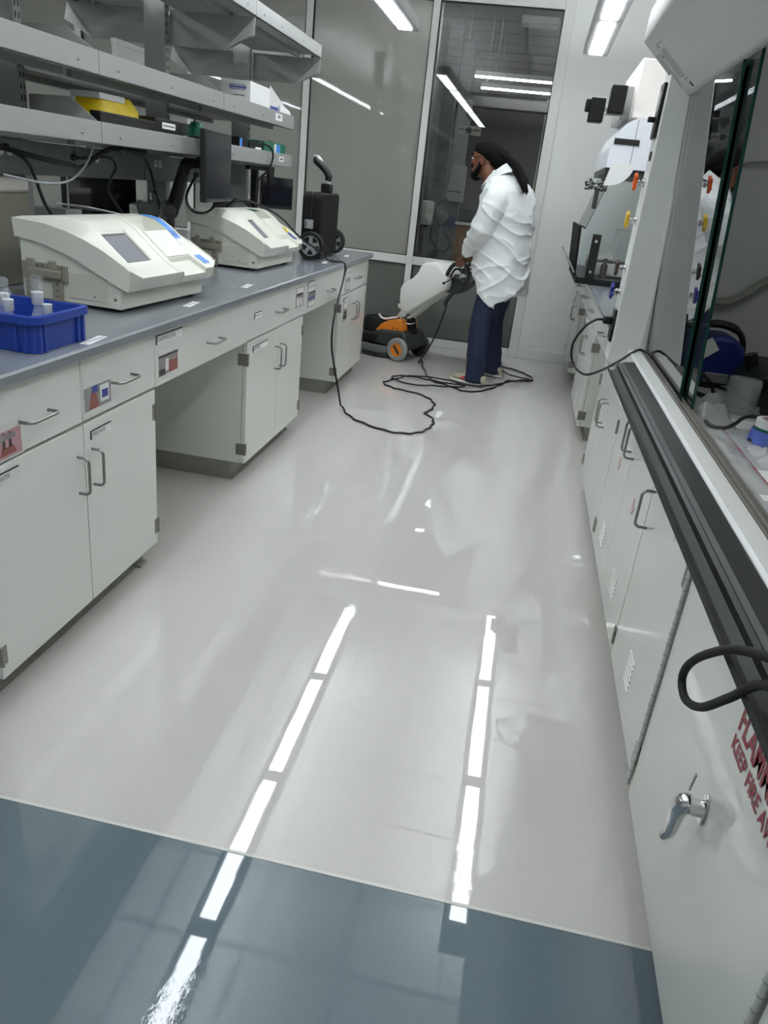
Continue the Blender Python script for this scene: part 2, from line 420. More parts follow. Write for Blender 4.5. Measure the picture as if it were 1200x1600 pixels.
t = thing('hanging_sign', 'translucent sign with dark marks hanging beyond the clear pane', 'sign', (-.8, 8.6, 1.94))
MB().box(-.92, -.68, 8.598, 8.604, 1.945, 2.03).build('plate', 'shade_gray', t)
q = MB()
for i, (a, b) in enumerate(((-.9, .02), (-.87, .014), (-.84, .02), (-.76, .016), (-.73, .024), (-.705, .012))): q.box(a, a+.018, 8.594, 8.598, 1.985, 1.985+b)
q.cyl((-.80, 8.598, 1.99), (-.80, 8.592, 1.99), .028, n=14).build('marks', 'black', t)
q = MB().prism([(-.8, 2.06), (-.745, 2.12), (-.76, 2.17), (-.80, 2.15), (-.84, 2.17), (-.855, 2.12)], 'y', 8.594, 8.604); q.build('emblem', 'black', t)
MB().tube([(-.91, 8.6, 2.03), (-.91, 8.6, 3.0)], .002, 4).build('wire', 'steel', t); MB().tube([(-.69, 8.6, 2.03), (-.69, 8.6, 3.0)], .002, 4).build('wire', 'steel', t)
MB().tube([(-.80, 8.6, 2.03), (-.80, 8.6, 2.2)], .002, 4).build('wire', 'steel', t)
t = thing('conduit', 'thin pale vertical conduit on the dark corridor wall', 'pipe', (-.1, 10.68, 1.0))
MB().cyl((-.08, 10.68, 0), (-.08, 10.68, 2.55), .012).build('pipe', 'lab_white', t)
for yy, zz, lab in ((8.5, 2.455, 'nearer of two bright strip lights crossing the corridor'), (9.35, 2.455, 'farther of two bright strip lights crossing the corridor')):
    t = thing('strip_light', lab, 'light', (.5, yy, zz), 'strip lights in the corridor')
    MB().box(-.8, 2.0, yy-.03, yy+.03, zz+.01, zz+.05).build('housing', 'lamp_body', t)
    MB().box(-.8, 2.0, yy-.02, yy+.02, zz-.005, zz+.01).build('diffuser', 'strip_glow', t)
    for xx in (-.6, 1.7): MB().cyl((xx, yy, zz+.05), (xx, yy, ZC), .003, n=6).build('cable', 'steel', t)
t = thing('ceiling_exit_box', 'pale box on the corridor ceiling above the clear pane', 'box', (-.25, 8.6, 2.93))
MB().box(-.43, -.08, 8.5, 8.7, 2.93, 3.0).build('housing', 'lab_white', t, bevel=.004)
t = thing('ceiling_lamp', 'narrow lamp across the corridor ceiling just behind the window', 'light', (-1.1, 7.92, 2.96))
MB().box(-1.88, -.36, 7.87, 7.97, 2.975, 3.0).build('housing', 'lamp_body', t); MB().box(-1.86, -.38, 7.89, 7.95, 2.968, 2.976).build('diffuser', 'strip_glow', t)

# ------------------------------------------------------------------ pendant lamps (each a row of lit segments)
def pendant(x, yfar, nseg, label, z=2.454, pitch=1.22, seg=1.10):
    t = thing('pendant_lamp', label, 'light', (x, yfar-nseg*pitch/2, z), 'linear pendant lamps under the ceiling')
    y0 = yfar-nseg*pitch
    h = MB().box(x-.09, x+.09, y0-.05, yfar+.07, z+.004, z+.075)
    h.build('housing', 'lamp_body', t, bevel=.006)
    for i in range(nseg):
        b = yfar-i*pitch
        MB().box(x-.048, x+.048, b-seg, b, z-.004, z+.006).build('diffuser', 'lamp_glow', t)
        MB().box(x-.06, x+.06, b-seg, b, z+.074, z+.078).build('uplight', 'uplight_glow', t)
    for i in range(nseg+1):
        b = min(max(yfar-i*pitch+.03, y0), yfar)
        MB().cyl((x, b, z+.07), (x, b, ZC), .002, n=6).build('cable', 'steel', t)
    return t
pendant(-1.15, 6.37, 5, 'long white pendant lamp above the left bench edge')
pendant(.24, 6.73, 3, 'shorter white pendant lamp near the right wall and hood')
pendant(.24, 1.7, 3, 'unseen pendant lamp added behind the camera as fill light')  # added out of view to brighten the near floor and camera-facing sides
pendant(-2.8, 5.1, 4, 'white pendant lamp over the aisle behind the shelving')
pendant(-4.4, 5.1, 4, 'white pendant lamp farthest left beyond the shelving')

# ------------------------------------------------------------------ bench cabinets
def handle(nm, parent, xf, d, y, z, L, vert, r=.0045, proj=.036):
    a = L/2; pr = []
    for s_, e in ((-1, .0), (-1, .8), (-1, 1.0)):
        pass
    k = .012
    seq = [(-a, 0), (-a, proj-k), (-a+k*.4, proj-k*.35), (-a+k, proj), (a-k, proj), (a-k*.4, proj-k*.35), (a, proj-k), (a, 0)]
    pts = [(xf+d*p, y if vert else y+s_, z+s_ if vert else z) for s_, p in seq]
    return MB().tube(pts, r, 8).build(nm, 'steel', parent)
def card(parent, xf, d, y0, y1, z0, z1, mat, nm='photo_card', parts=(), tilt=0):
    ya, yb = sorted((y0, y1))
    c = MB().box(xf, xf+d*.0012, ya, yb, z0, z1).build(nm, mat, parent, smooth=0)
    for i, (u0, u1, v0, v1, mm) in enumerate(parts):
        a = ya+(yb-ya)*u0; b = ya+(yb-ya)*u1
        if d < 0: a, b = yb-(yb-ya)*u0, yb-(yb-ya)*u1
        va, vb = z0+(z1-z0)*v0, z0+(z1-z0)*v1; k = tilt*(b-a) if mm in ('red_print', 'dark_print') else 0
        MB().prism([(a-k*.3, va), (b+k*.3, va), (b-k, vb), (a+k, vb)], 'x', xf+d*.0012, xf+d*(.0016+.0002*i)).build('print', mm, c, smooth=0)
    return c
def label_holder(parent, xf, d, y0, y1, z0, z1, body=None, sx=.7):
    # paper strip in a clear holder with a dark top and leading edge
    h = MB().box(xf, xf+d*.0014, y0, y1, z0, z1).build('label_holder', 'white_paper', parent, smooth=0)
    MB().box(xf, xf+d*.003, y0, y1, z1, z1+.003).box(xf, xf+d*.003, (y0 if d > 0 else y1)-.002, (y0 if d > 0 else y1)+.002, z0, z1).build('holder_edge', 'ink', h, smooth=0)
    hgt = (z1-z0)
    ys = y0+.006 if d > 0 else y1-.006
    if body: text('lettering', body, hgt*.72, 'ink', h, (xf+d*.0018, ys, z0+hgt*.26), (0, d, 0), (0, 0, 1), sx=sx)
    else:
        w_ = y1-y0
        q = MB()
        for i in range(5): q.box(xf+d*.0014, xf+d*.0017, y0+w_*(.1+.16*i), y0+w_*(.1+.16*i+.1), z0+hgt*.35, z0+hgt*.65)
        q.build('lettering', 'ink_soft', h, smooth=0)
    return h
def hinge(parent, xf, d, yedge, z, side):
    q = MB().box(xf-d*.012, xf+d*.004, yedge-.003, yedge+.003, z-.028, z+.028)
    q = MB()
    for k in range(3): q.cyl((xf+d*.002, yedge, z-.03+.02*k+.001), (xf+d*.002, yedge, z-.03+.02*k+.019), .0058, n=8)
    q.box(xf-d*.001, xf+d*.0022, yedge, yedge-side*.022, z-.028, z+.028)
    q.box(xf-d*.045, xf, yedge+side*.0005, yedge+side*.0035, z-.028, z+.028)
    return q.build('hinge', 'hinge', parent)
def cabinet(xf, d, y0, y1, label, drawers, doors, group, zt=.882, drz=.69, toe=True, depth=.62, zb=.0931, nm='base_cabinet', hz=.54, uz=.605):
    t = thing(nm, label, 'cabinet', ((xf-d*depth/2), (y0+y1)/2, 0), group)
    xb = xf-d*.022
    MB().box(xb, xf-d*depth, y0+.001, y1-.001, zb, zt).build('carcass', 'white_cab', t, bevel=.002)
    # recessed base with a cove foot
    q = MB().prism([(xf-d*.075, zb), (xf-d*.075, .018), (xf-d*.06, .004), (xf-d*.06, 0), (xf-d*depth, 0), (xf-d*depth, zb)], 'y', y0+.004, y1-.004)
    q.build('toe_kick', 'toe_gray', t)
    g = .0025; out = {}
    n = len(drawers)
    for i, (a, b) in enumerate(drawers):
        dr = MB().box(xf, xf-d*.02, a+g, b-g, drz+.003, zt-.006).build('drawer', 'white_cab', t, bevel=.002)
        handle('handle', dr, xf, d, (a+b)/2, (drz+zt)/2-.012, .125, False); out['dr%d' % i] = dr
    zdt = (drz-.006) if drawers else zt-.006
    for i, (a, b, side) in enumerate(doors):          # side -1: hinged on low-Y edge
        dd = MB().box(xf, xf-d*.02, a+g, b-g, zb, zdt).build('door', 'white_cab', t, bevel=.002); out['door%d' % i] = dd
        yh = b-.04 if side < 0 else a+.04
        handle('handle', dd, xf, d, yh, hz, .115, True)
        ye = a+g if side < 0 else b-g
        for z in (uz, .165): hinge(dd, xf, d, ye, z, side)
    return t, out
XL = -1.195
BG = 'white steel base cabinets of the left bench'
PH = 'white_paper'
c1, p = cabinet(XL, 1, 1.496, 2.411, 'near white cabinet with two drawers and two doors under the left bench', ((1.496, 1.951), (1.951, 2.411)), ((1.496, 1.951, -1), (1.951, 2.411, 1)), BG)
MB().box(-1.29, -1.255, 2.34, 2.404, .0005, .05).box(-1.29, -1.235, 2.345, 2.40, .0005, .012).build('base_foot', 'toe_gray', c1, bevel=.002)
card(p['dr0'], XL, 1, 1.53, 1.668, .692, .785, 'off_paper', parts=((.04, .96, .06, .80, 'pink_print'), (.42, .50, .3, .75, 'dark_print'), (.60, .68, .3, .75, 'dark_print'), (.3, .8, .55, .72, 'gray_print'), (.35, .78, .14, .34, 'red_print')), tilt=.12)
label_holder(p['door0'], XL, 1, 1.515, 1.64, .638, .662, 'HPLC WATER', .78)
card(p['dr1'], XL, 1, 1.958, 2.116, .715, .815, 'off_paper', parts=((.03, .97, .03, .72, 'gray_plastic'), (.2, .5, .05, .58, 'red_print'), (.3, .5, .5, .72, 'blue_dark'), (.58, .9, .14, .66, 'white_paper'), (.64, .86, .25, .5, 'blue_dark')), tilt=.25)
label_holder(p['door1'], XL, 1, 1.988, 2.104, .628, .652, 'STERILE WATER', .62)
def apron(xf, d, y0, y1, label, group, hy, zt=.882):
    t = thing('apron_drawer', label, 'drawer', (xf-d*.25, (y0+y1)/2, .69), group)
    MB().box(xf-d*.02, xf-d*.5, y0+.006, y1-.006, .70, zt).build('drawer_box', 'white_cab', t, bevel=.002)
    f = MB().box(xf, xf-d*.02, y0+.0025, y1-.0025, .69, zt-.006).build('front_panel', 'white_cab', t, bevel=.002)
    handle('handle', t, xf, d, hy, .768, .125, False)
    return t, f
AG = 'white drawers over the knee spaces'
a1, f1 = apron(XL, 1, 2.411, 3.335, 'white drawer over the near knee space, labelled polarimeter accessories', AG, 2.925)
label_holder(f1, XL, 1, 2.425, 2.63, .836, .864, 'POLARIMETER ACCESSORIES', .56)
card(f1, XL, 1, 2.436, 2.594, .712, .815, 'off_paper', parts=((.02, .98, .1, .78, 'gray_print'), (.52, .96, .1, .5, 'red_print'), (.02, .35, .08, .3, 'dark_print'), (.34, .5, .2, .62, 'white_paper'), (.02, .98, .7, .78, 'dark_print')))
c2, p = cabinet(XL, 1, 3.335, 4.245, 'middle white cabinet with one wide drawer between the two knee spaces', ((3.335, 4.245),), ((3.335, 3.79, -1), (3.79, 4.245, 1)), BG)
label_holder(p['dr0'], XL, 1, 3.415, 3.515, .782, .806)
card(p['dr0'], XL, 1, 4.078, 4.222, .745, .85, 'gray_print', parts=((.05, .95, .72, .97, 'off_paper'), (.1, .8, .6, .7, 'dark_print'), (.1, .45, .08, .5, 'off_paper'), (.55, .85, .08, .45, 'off_paper')))
label_holder(p['door0'], XL, 1, 3.41, 3.62, .628, .652, 'POLARIMETER SETUP', .6)
a2, f2 = apron(XL, 1, 4.245, 5.155, 'white drawer over the far knee space with a photo card', AG, 4.80)
label_holder(f2, XL, 1, 4.31, 4.44, .838, .858)
card(f2, XL, 1, 4.315, 4.475, .718, .832, 'gray_print', parts=((.05, .95, .76, .97, 'off_paper'), (.1, .9, .66, .74, 'dark_print'), (.05, .9, .38, .46, 'blue_dark'), (.1, .9, .05, .25, 'off_paper')))
c3, p = cabinet(XL, 1, 5.155, 6.0, 'farthest white cabinet of the left bench, beside the floor machine', ((5.155, 6.0),), ((5.155, 5.578, -1), (5.578, 6.0, 1)), BG)
label_holder(p['dr0'], XL, 1, 5.245, 5.37, .84, .86)
card(p['dr0'], XL, 1, 5.25, 5.40, .705, .825, 'gray_print', parts=((.05, .95, .74, .97, 'off_paper'), (.1, .9, .1, .5, 'off_paper')))
label_holder(p['door0'], XL, 1, 5.24, 5.36, .636, .656)
card(p['door0'], XL, 1, 5.25, 5.37, .50, .625, 'gray_print', parts=((.05, .95, .7, .97, 'off_paper'), (.15, .9, .4, .52, 'dark_print'), (.1, .9, .15, .35, 'dark_print')))
ct = thing('countertop', 'long slate grey countertop of the left bench', 'countertop', (-1.56, 2.9, .882))
MB().prism([(-1.17, .886), (-1.17, .908), (-1.176, .914), (-2.75, .914), (-2.75, .882), (-1.174, .882)], 'y', -.4, 6.03).build('slab', 'counter', ct)
for y, x in ((2.05, -1.205), (2.84, -1.25), (3.5, -1.265), (4.95, -1.27), (5.55, -1.27)):
    c = MB().obox((x, y, .9146), (.028, .13, .0008), rotz(.12)).build('label_strip', 'white_paper', ct, smooth=0)
    q = MB()
    for i in range(7): q.obox((x, y-.05+.016*i, .9151), (.012, .008, .0004), rotz(.12))
    q.build('print', 'ink_soft', c, smooth=0)
# back half of the island, closing the knee spaces from behind
t = thing('island_back_panel', 'white panel closing the knee spaces from behind', 'panel', (-1.9, 2.9, 0))
MB().box(-1.9, -1.915, -.3, 6.0, .1, .88).build('panel', 'white_cab', t, smooth=0)
MB().box(-1.88, -1.9, -.3, 6.0, 0, .0925).build('panel_base', 'toe_gray', t, smooth=0)

# ------------------------------------------------------------------ shelving over the bench
rack = thing('shelving_frame', 'grey steel upright frame with wiring raceway standing on the left bench', 'frame', (-2.0, 3.5, .914))
for y in (.48, 1.70, 2.91, 4.13, 5.34):
    u = MB().box(-2.06, -1.95, y-.022, y+.022, .914, 2.75).build('upright', 'shelf_dark', rack, bevel=.002)
    q = MB()
    for k in range(34):
        z = 1.45+.038*k
        for dy in (-.010, .010): q.box(-1.9502, -1.9492, y+dy-.003, y+dy+.003, z, z+.02)
    tag(q.build('slots', 'black_soft', u, smooth=0), kind='stuff')
    MB().box(-1.951, -1.947, y-.02, y+.02, 1.44, 2.75).build('slot_strip', 'shelf_gray', u, smooth=0)
    q = MB()
    for k in range(34):
        z = 1.45+.038*k
        for dy in (-.010, .010): q.box(-1.9475, -1.9465, y+dy-.003, y+dy+.003, z, z+.02)
    tag(q.build('slots', 'black_soft', u, smooth=0), kind='stuff')
ys = [.78, 1.39, 2.0, 2.61, 3.22, 3.835, 4.45, 5.2]
for a, b in zip(ys, ys[1:]):
    r = MB().box(-2.05, -1.935, a+.002, b-.002, 1.31, 1.43).build('raceway_panel', 'raceway', rack, bevel=.002)
    yo = a+.12
    q = MB()
    for k in (0, .05): q.cyl((-1.936, yo+k, 1.39), (-1.933, yo+k, 1.39), .018, n=12)
    q.build('outlet', 'lab_white', r)
    q = MB()
    for k in (0, .05): q.box(-1.933, -1.932, yo+k-.007, yo+k-.004, 1.387, 1.399).box(-1.933, -1.932, yo+k+.004, yo+k+.007, 1.387, 1.399)
    q.build('slots', 'black', r, smooth=0)
def shelf(xlip, y0, y1, z0, z1, label, up, group, xb=-1.944, side=1):
    """tray shelf with a turned-up front lip; up=True has end plates rising above it, else brackets hanging below"""
    t = thing('shelf', label, 'shelf', ((xlip+xb)/2, (y0+y1)/2, z0), group)
    g = .0025
    MB().box(xlip-side*.003, xb, y0+g, y1-g, z0+.012, z0+.03).build('board', 'shelf_gray', t, bevel=.001)
    MB().box(xlip-side*.012, xlip, y0+g, y1-g, z0, z1).box(xlip, xlip-side*.035, y0+g, y1-g, z0, z0+.004).build('front_lip', 'shelf_gray', t, bevel=.0015)
    MB().box(xlip-side*.13, xlip-side*.15, y0+.03, y1-.03, z0-.012, z0+.012).build('stiffener', 'shelf_dark', t, smooth=0)
    for y, s_ in (((y0+.004, 1), (y1-.004, -1)) if up else ((y1-.004, -1),)):
        if up: poly = [(xb, z0+.03), (xb, z0+.145), (xlip-side*.125, z0+.15), (xlip-side*.016, z1), (xlip-side*.016, z0+.03)]
        else: poly = [(xb, z0-.005), (xb, z0-.158), (xlip-side*.15, z0-.158), (xlip-side*.003, z0-.085), (xlip-side*.003, z0-.005)]
        MB().prism(poly, 'y', y-.002, y+.002).build('end_plate', 'shelf_gray', t, smooth=0)
        if not up:
            A, B, C_ = (xlip-side*.003, y-.0025, z0-.006), (xlip-side*.003, y-.032, z0-.085), (xlip-side*.15, y-.032, z0-.158)
            MB().add([A, B, C_, (A[0], A[1]+.002, A[2]), (B[0], B[1]+.002, B[2]), (C_[0], C_[1]+.002, C_[2])], [(0, 2, 1), (3, 4, 5), (0, 1, 4, 3), (1, 2, 5, 4), (2, 0, 3, 5)]).build('flange', 'shelf_gray', t, smooth=0)
    for y in (y0+.12, y1-.12, (2*y0+y1)/3, (y0+2*y1)/3) if not up else (y0+.14, y1-.14, (y0+y1)/2):
        MB().ell((xlip+side*.0005, y, (z0+z1)/2-.008), (.004, .006, .006), 8, 5).build('screw', 'steel', t)
    return t
SEG = [(.50, 1.724), (1.724, 2.945), (2.945, 4.160), (4.160, 5.38)]
names = ['first segment (beyond the left picture edge)', 'second segment from the camera', 'third segment from the camera', 'farthest segment']
for i, (a, b) in enumerate(SEG):
    s_ = shelf(-1.655, a, b, 1.447, 1.523, 'lower shelf, %s, above the outlets' % names[i], True, 'shelves on the bench frame')
    if i == 3:
        card(s_, -1.655, 1, 5.10, 5.20, 1.475, 1.505, 'white_paper', 'tag', parts=((.2, .8, .3, .7, 'ink_soft'),))
    s_ = shelf(-1.655, a, b, 1.676, 1.756, 'middle shelf, %s of the row' % names[i], True, 'shelves on the bench frame')
    if i == 3:
        card(s_, -1.655, 1, 5.0, 5.13, 1.703, 1.742, 'white_paper', 'tag', parts=((.3, .7, .35, .75, 'ink_soft'),))
    shelf(-1.495, a, b, 2.10, 2.17, 'top deep shelf, %s of the row' % names[i], False, 'shelves on the bench frame')
    if i:
        for z0, z1, nm in ((1.447, 1.523, 'lower'), (1.676, 1.756, 'middle'), (2.10, 2.17, 'top')):
            shelf(-2.35 if nm != 'top' else -2.5, a, b, z0, z1, '%s back shelf, %s, facing the far aisle' % (nm, names[i]), nm != 'top', 'shelves on the bench frame', xb=-2.066, side=-1)

# ------------------------------------------------------------------ bench instruments
def interp(x, P):
    for (a, za), (b, zb) in zip(P, P[1:]):
        if x <= b: return za+(zb-za)*(x-a)/(b-a) if b > a else zb
    return P[-1][1]
RIDGE = [(-.40, .272), (-.275, .266), (-.19, .250), (-.12, .228), (-.06, .204), (0, .172), (.045, .148)]
HUMP = [(-.40, .276), (-.30, .288), (-.22, .291), (-.17, .284), (-.12, .255), (-.06, .206), (0, .158), (.045, .134), (.062, .124)]
LOWER = [(-.40, .213), (-.30, .203), (-.19, .172), (-.12, .142), (-.075, .122), (0, .088), (.03, .078)]
def instrument(label, loc, rz, W, wide_screen, extras):
    t = thing('lab_analyzer', label, 'instrument', (0, 0, 0), 'cream benchtop analyzers')
    MB().prism([(-.385, .012), (0, .012), (0, .12), (-.075, .14), (-.19, .18), (-.30, .205), (-.385, .21)], 'y', .012, W-.03).build('base', 'cream', t, bevel=.004)
    if True:
        ym = .31                                   # seam between the display half and the sample half
        xs = sorted(set([-.40+.0125*i for i in range(36)]+[.045, .062, -.215, -.213, -.052, -.050, -.008, -.006, -.118, -.012]))
        s0, s1 = (.075, .235) if wide_screen else (.13, .215)
        ysr = sorted(set([.0, .002, .05, .07, s0, s0+.004, s1, s1+.004, .30, ym-.003, ym, ym+.003, .345, .349, .525, .529, W-.07, W-.05, W-.002, W, .1, .2, .42]))
        def H(x, y):
            h = interp(x, HUMP); r = interp(min(x, .045), RIDGE)
            e = min(y, W-y)
            if e <= .002: z = r
            elif e < .05: k = (e-.002)/.048; z = r-.006+(h-r)*k**1.6
            else: z = h
            if s0+.003 < y < s1+.001 and -.120 <= x <= -.011: z -= .009
            if .347 <= y <= .527 and -.214 <= x <= -.118: z -= .055*min(1, (x+.214)/.03+.5)
            if .347 <= y <= .527 and x >= -.007: z -= .016
            if abs(y-ym) < .001: z -= .006
            return z
        q = MB(); nx, ny = len(xs), len(ysr); top = []
        for y in ysr:
            for x in xs:
                xx = x
                if min(y, W-y) < .05 and x > .03: xx = .03+(x-.03)*.45
                top.append((xx, y, H(x, y)))
        q.add(top, [(j*nx+i, j*nx+i+1, (j+1)*nx+i+1, (j+1)*nx+i) for j in range(ny-1) for i in range(nx-1)])
        # skirt: side walls, front nose, back
        lowx = [interp(x, [(-.40, -.395), (.03, .028), (.062, .036)]) for x in xs]
        for y, fl_ in ((0, 0), (W, 1)):
            vs = [top[(0 if y == 0 else ny-1)*nx+i] for i in range(nx)]+[(lowx[i], y, interp(lowx[i], LOWER)) for i in range(nx)]
            q.add(vs, [((i, i+nx, i+nx+1, i+1) if not fl_ else (i, i+1, i+nx+1, i+nx)) for i in range(nx-1)])
        vs = [top[j*nx+nx-1] for j in range(ny)]+[(lowx[-1]-(.012 if min(y, W-y) < .03 else 0), y, .078) for y in ysr]
        q.add(vs, [(j, j+ny, j+ny+1, j+1) for j in range(ny-1)])
        vs = [top[j*nx] for j in range(ny)]+[(-.395, y, .21) for y in ysr]
        q.add(vs, [(j, j+1, j+ny+1, j+ny) for j in range(ny-1)])
        q.build('shell', 'cream', t, smooth=28)
    # display lying in its recess on the slope
    a = math.atan2(.255-.166, -.12+.011); ca, sa = -math.cos(a), math.sin(a)
    R = Matrix(((.775, 0, .632), (0, 1, 0), (-.632, 0, .775)))
    cx, cz = -.0655, (interp(-.0655, HUMP)-.0085)
    d = MB().obox((cx, (s0+s1)/2+.002, cz), (.134, s1-s0-.006, .003), R).build('display_bezel', 'black', t, smooth=0)
    MB().obox(Vector((cx, (s0+s1)/2-.001, cz))+R@Vector((.004, 0, .0022)), (.118, s1-s0-.024, .002), R).build('display', 'lcd', d, smooth=0)
    # sample lid
    cx = -.06; MB().obox((cx, .437, interp(cx, HUMP)+.001), (.128, .178, .006), R).build('sample_lid', 'cream', t, bevel=.002)
    # side fittings
    MB().box(-.2, -.05, .009, .013, .03, .115).build('access_panel', 'cream2', t, bevel=.001)
    for x, z, r in ((-.1, .045, .004), (-.022, .045, .006)): MB().ell((x, .0095 if x < -.05 else .012, z), (r, r, r), 10, 6).build('screw', 'steel', t)
    b = MB().box(-.375, -.2, -.002, .012, .078, .135).build('side_bracket', 'beige_metal', t, bevel=.003)
    for x in (-.35, -.265): MB().box(x, x+.03, -.012, .0, .115, .148).build('latch', 'beige_metal', b, bevel=.004)
    for x in (-.36, -.255): MB().box(x, x+.035, -.006, .008, .006, .08).build('hasp', 'beige_metal', b, bevel=.002)
    MB().box(-.345, -.215, -.016, -.002, .088, .118).build('cover', 'beige_metal', b, bevel=.006)
    q = MB()
    for x in (-.34, -.31, -.29, -.24, -.215): q.cyl((x, -.003, .127), (x, -.0025, .127), .003, n=8)
    for x in (-.34, -.235):
        for z in (.03, .05, .07): q.cyl((x, -.0065, z), (x, -.006, z), .003, n=8)
    q.build('holes', 'black', b, smooth=0)
    for x in (-.35, -.04):
        for y in (.05, W-.07): MB().cyl((x, y, 0), (x, y, .0125), .02, n=14).build('foot', 'black', t)
    q = MB(); q.cyl((-.385, .2, .16), (-.40, .2, .16), .02, n=10); q.build('back_socket', 'gray_plastic', t)
    for nm, mat, x0, x1, y0, y1 in extras:
        n = 8; vs = []; fs = []
        for i in range(n+1):
            x = x0+(x1-x0)*i/n
            for y in (y0, y1): vs += [(x, y, interp(x, HUMP)+.0006), (x, y, interp(x, HUMP)+.0018)]
        for i in range(n): k = 4*i; fs += [(k+1, k+5, k+7, k+3), (k, k+1, k+5, k+4)[::-1], (k+2, k+6, k+7, k+3)[::-1]]
        MB().add(vs, fs).build(nm, mat, t, smooth=60)
    t.location = loc; t.rotation_euler = (0, 0, rz)
    return t
instrument('nearer cream analyzer with wide display and blue film strip, behind the blue tray', (-1.345, 2.462, .914), -.06, .645, True,
    [('blue_strip', 'blue_tape', -.235, -.075, .535, .580), ('blue_strip', 'blue_dark', -.105, -.085, .535, .580), ('rating_label', 'blue_tape', -.005, .04, .558, .61), ('white_tag', 'white_paper', -.073, -.05, .538, .578)])
instrument('farther cream analyzer with narrow display, beside the black wheeled case', (-1.415, 4.05, .914), -.02, .645, False,
    [('blue_label', 'blue_dark', -.02, .03, .56, .60), ('yellow_label', 'yellow', -.055, -.022, .56, .60), ('green_insert', 'tape_green', -.205, -.16, .36, .45)])

# blue plastic tray with glassware
def tray():
    t = thing('plastic_tray', 'blue plastic tray of glass flasks at the near end of the bench', 'tray', (-1.4, 1.92, .914))
    x0, x1, y0, y1, z0, z1 = -1.60, -1.222, 1.80, 2.045, .9145, 1.012
    q = MB()
    o0 = rrect(x0+.012, x1-.006, y0+.006, y1-.006, .02); o1 = rrect(x0, x1, y0, y1, .025); i1 = rrect(x0+.006, x1-.006, y0+.006, y1-.006, .02); i0 = rrect(x0+.018, x1-.014, y0+.014, y1-.014, .016)
    q.loft([[Vector((a, b, z0)) for a, b in o0], [Vector((a, b, z1-.002)) for a, b in o1], [Vector((a, b, z1-.002)) for a, b in i1], [Vector((a, b, z0+.004)) for a, b in i0]], True)
    q.build('bin', 'blue_bin', t, smooth=40)
    q = MB(); r0 = rrect(x0-.012, x1+.012, y0-.012, y1+.012, .032); r1 = rrect(x0+.003, x1-.003, y0+.003, y1-.003, .022)
    q.loft([[Vector((a, b, z)) for a, b in r] for r, z in ((r0, z1-.02), (r0, z1), (r1, z1+.001), (r1, z1-.004), (rrect(x0-.008, x1+.008, y0-.008, y1+.008, .03), z1-.005), (rrect(x0-.008, x1+.008, y0-.008, y1+.008, .03), z1-.02))], False)
    q.f.append((0, 0, 0)) if False else None
    q.build('rim', 'blue_bin', t, smooth=40)
    for y in (y0+.02, y0+.04, y1-.045, y1-.02): MB().box(x1-.012, x1+.003, y-.006, y+.006, z0, z1-.018).build('rib', 'blue_bin', t, bevel=.002)
    for x in (x1-.03, x1-.06, x0+.05): MB().box(x-.006, x+.006, y0-.003, y0+.01, z0, z1-.018).build('rib', 'blue_bin', t, bevel=.002)
    return t
tray()
def flask(x, y, s, label, stop, z=.9195):
    t = thing('conical_flask', label, 'flask', (x, y, z), 'glass flasks in the blue tray')
    P = [(.030, 0), (.036, .004), (.037, .012), (.014, .075), (.0125, .085), (.0125, .118)]
    prof = [(r*s, h*s) for r, h in P]+[((r-.0016)*s, h*s) for r, h in reversed(P[1:])]
    MB().lathe(prof, (x, y, z), 20).build('body', 'lab_glass', t)
    MB().lathe([(.0128*s, .09*s), (.0155*s, .094*s), (.0165*s, .125*s), (.0128*s, .126*s)], (x, y, z), 18).build('ground_joint', 'frosted', t)
    if stop == 'cap': MB().lathe([(.0118*s, .118*s), (.0135*s, .128*s), (.0165*s, .135*s), (.0165*s, .163*s), (.012*s, .17*s), (.002, .171*s)], (x, y, z), 18).build('stopper', 'lab_glass', t)
    elif stop == 'ring':
        q = MB(); q.tube([(x, y+.012*s*math.cos(a*math.pi/8), z+(.142+.012*math.sin(a*math.pi/8))*s) for a in range(17)], .004*s, 6); q.build('stopper', 'lab_glass', t)
    MB().box(x+.020*s, x+.0225*s, y-.010*s, y+.010*s, z+.036*s, z+.055*s).build('paper_label', 'white_paper', t, smooth=0)
    return t
flask(-1.40, 1.93, .95, 'left rear glass flask in the blue tray with tall glass cap', 'cap')
flask(-1.365, 1.90, .88, 'left front glass flask in the blue tray with ring stopper', 'ring')
flask(-1.33, 1.98, 1.0, 'right rear glass flask in the blue tray with tall glass cap', 'cap')
flask(-1.285, 1.955, .80, 'right front small glass flask in the blue tray without a cap', 'none')
t = thing('glass_pipette', 'thin glass tube leaning across the right of the blue tray', 'pipette', (-1.27, 2.0, .96))
MB().cyl((-1.30, 1.96, .945), (-1.245, 2.03, .995), .0045, n=10).build('tube', 'lab_glass', t)
t = thing('plastic_wrap', 'crumpled clear plastic bag lying in the blue tray', 'bag', (-1.42, 1.86, .93))
q = MB()
for i in range(5): q.ell((-1.48+.035*i, 1.86+.012*math.sin(3*i), .94+.006*(i % 2)), (.03, .022, .018), 8, 6, Matrix.Rotation(i, 3, 'X'))
q.build('wrap', 'bag', t)

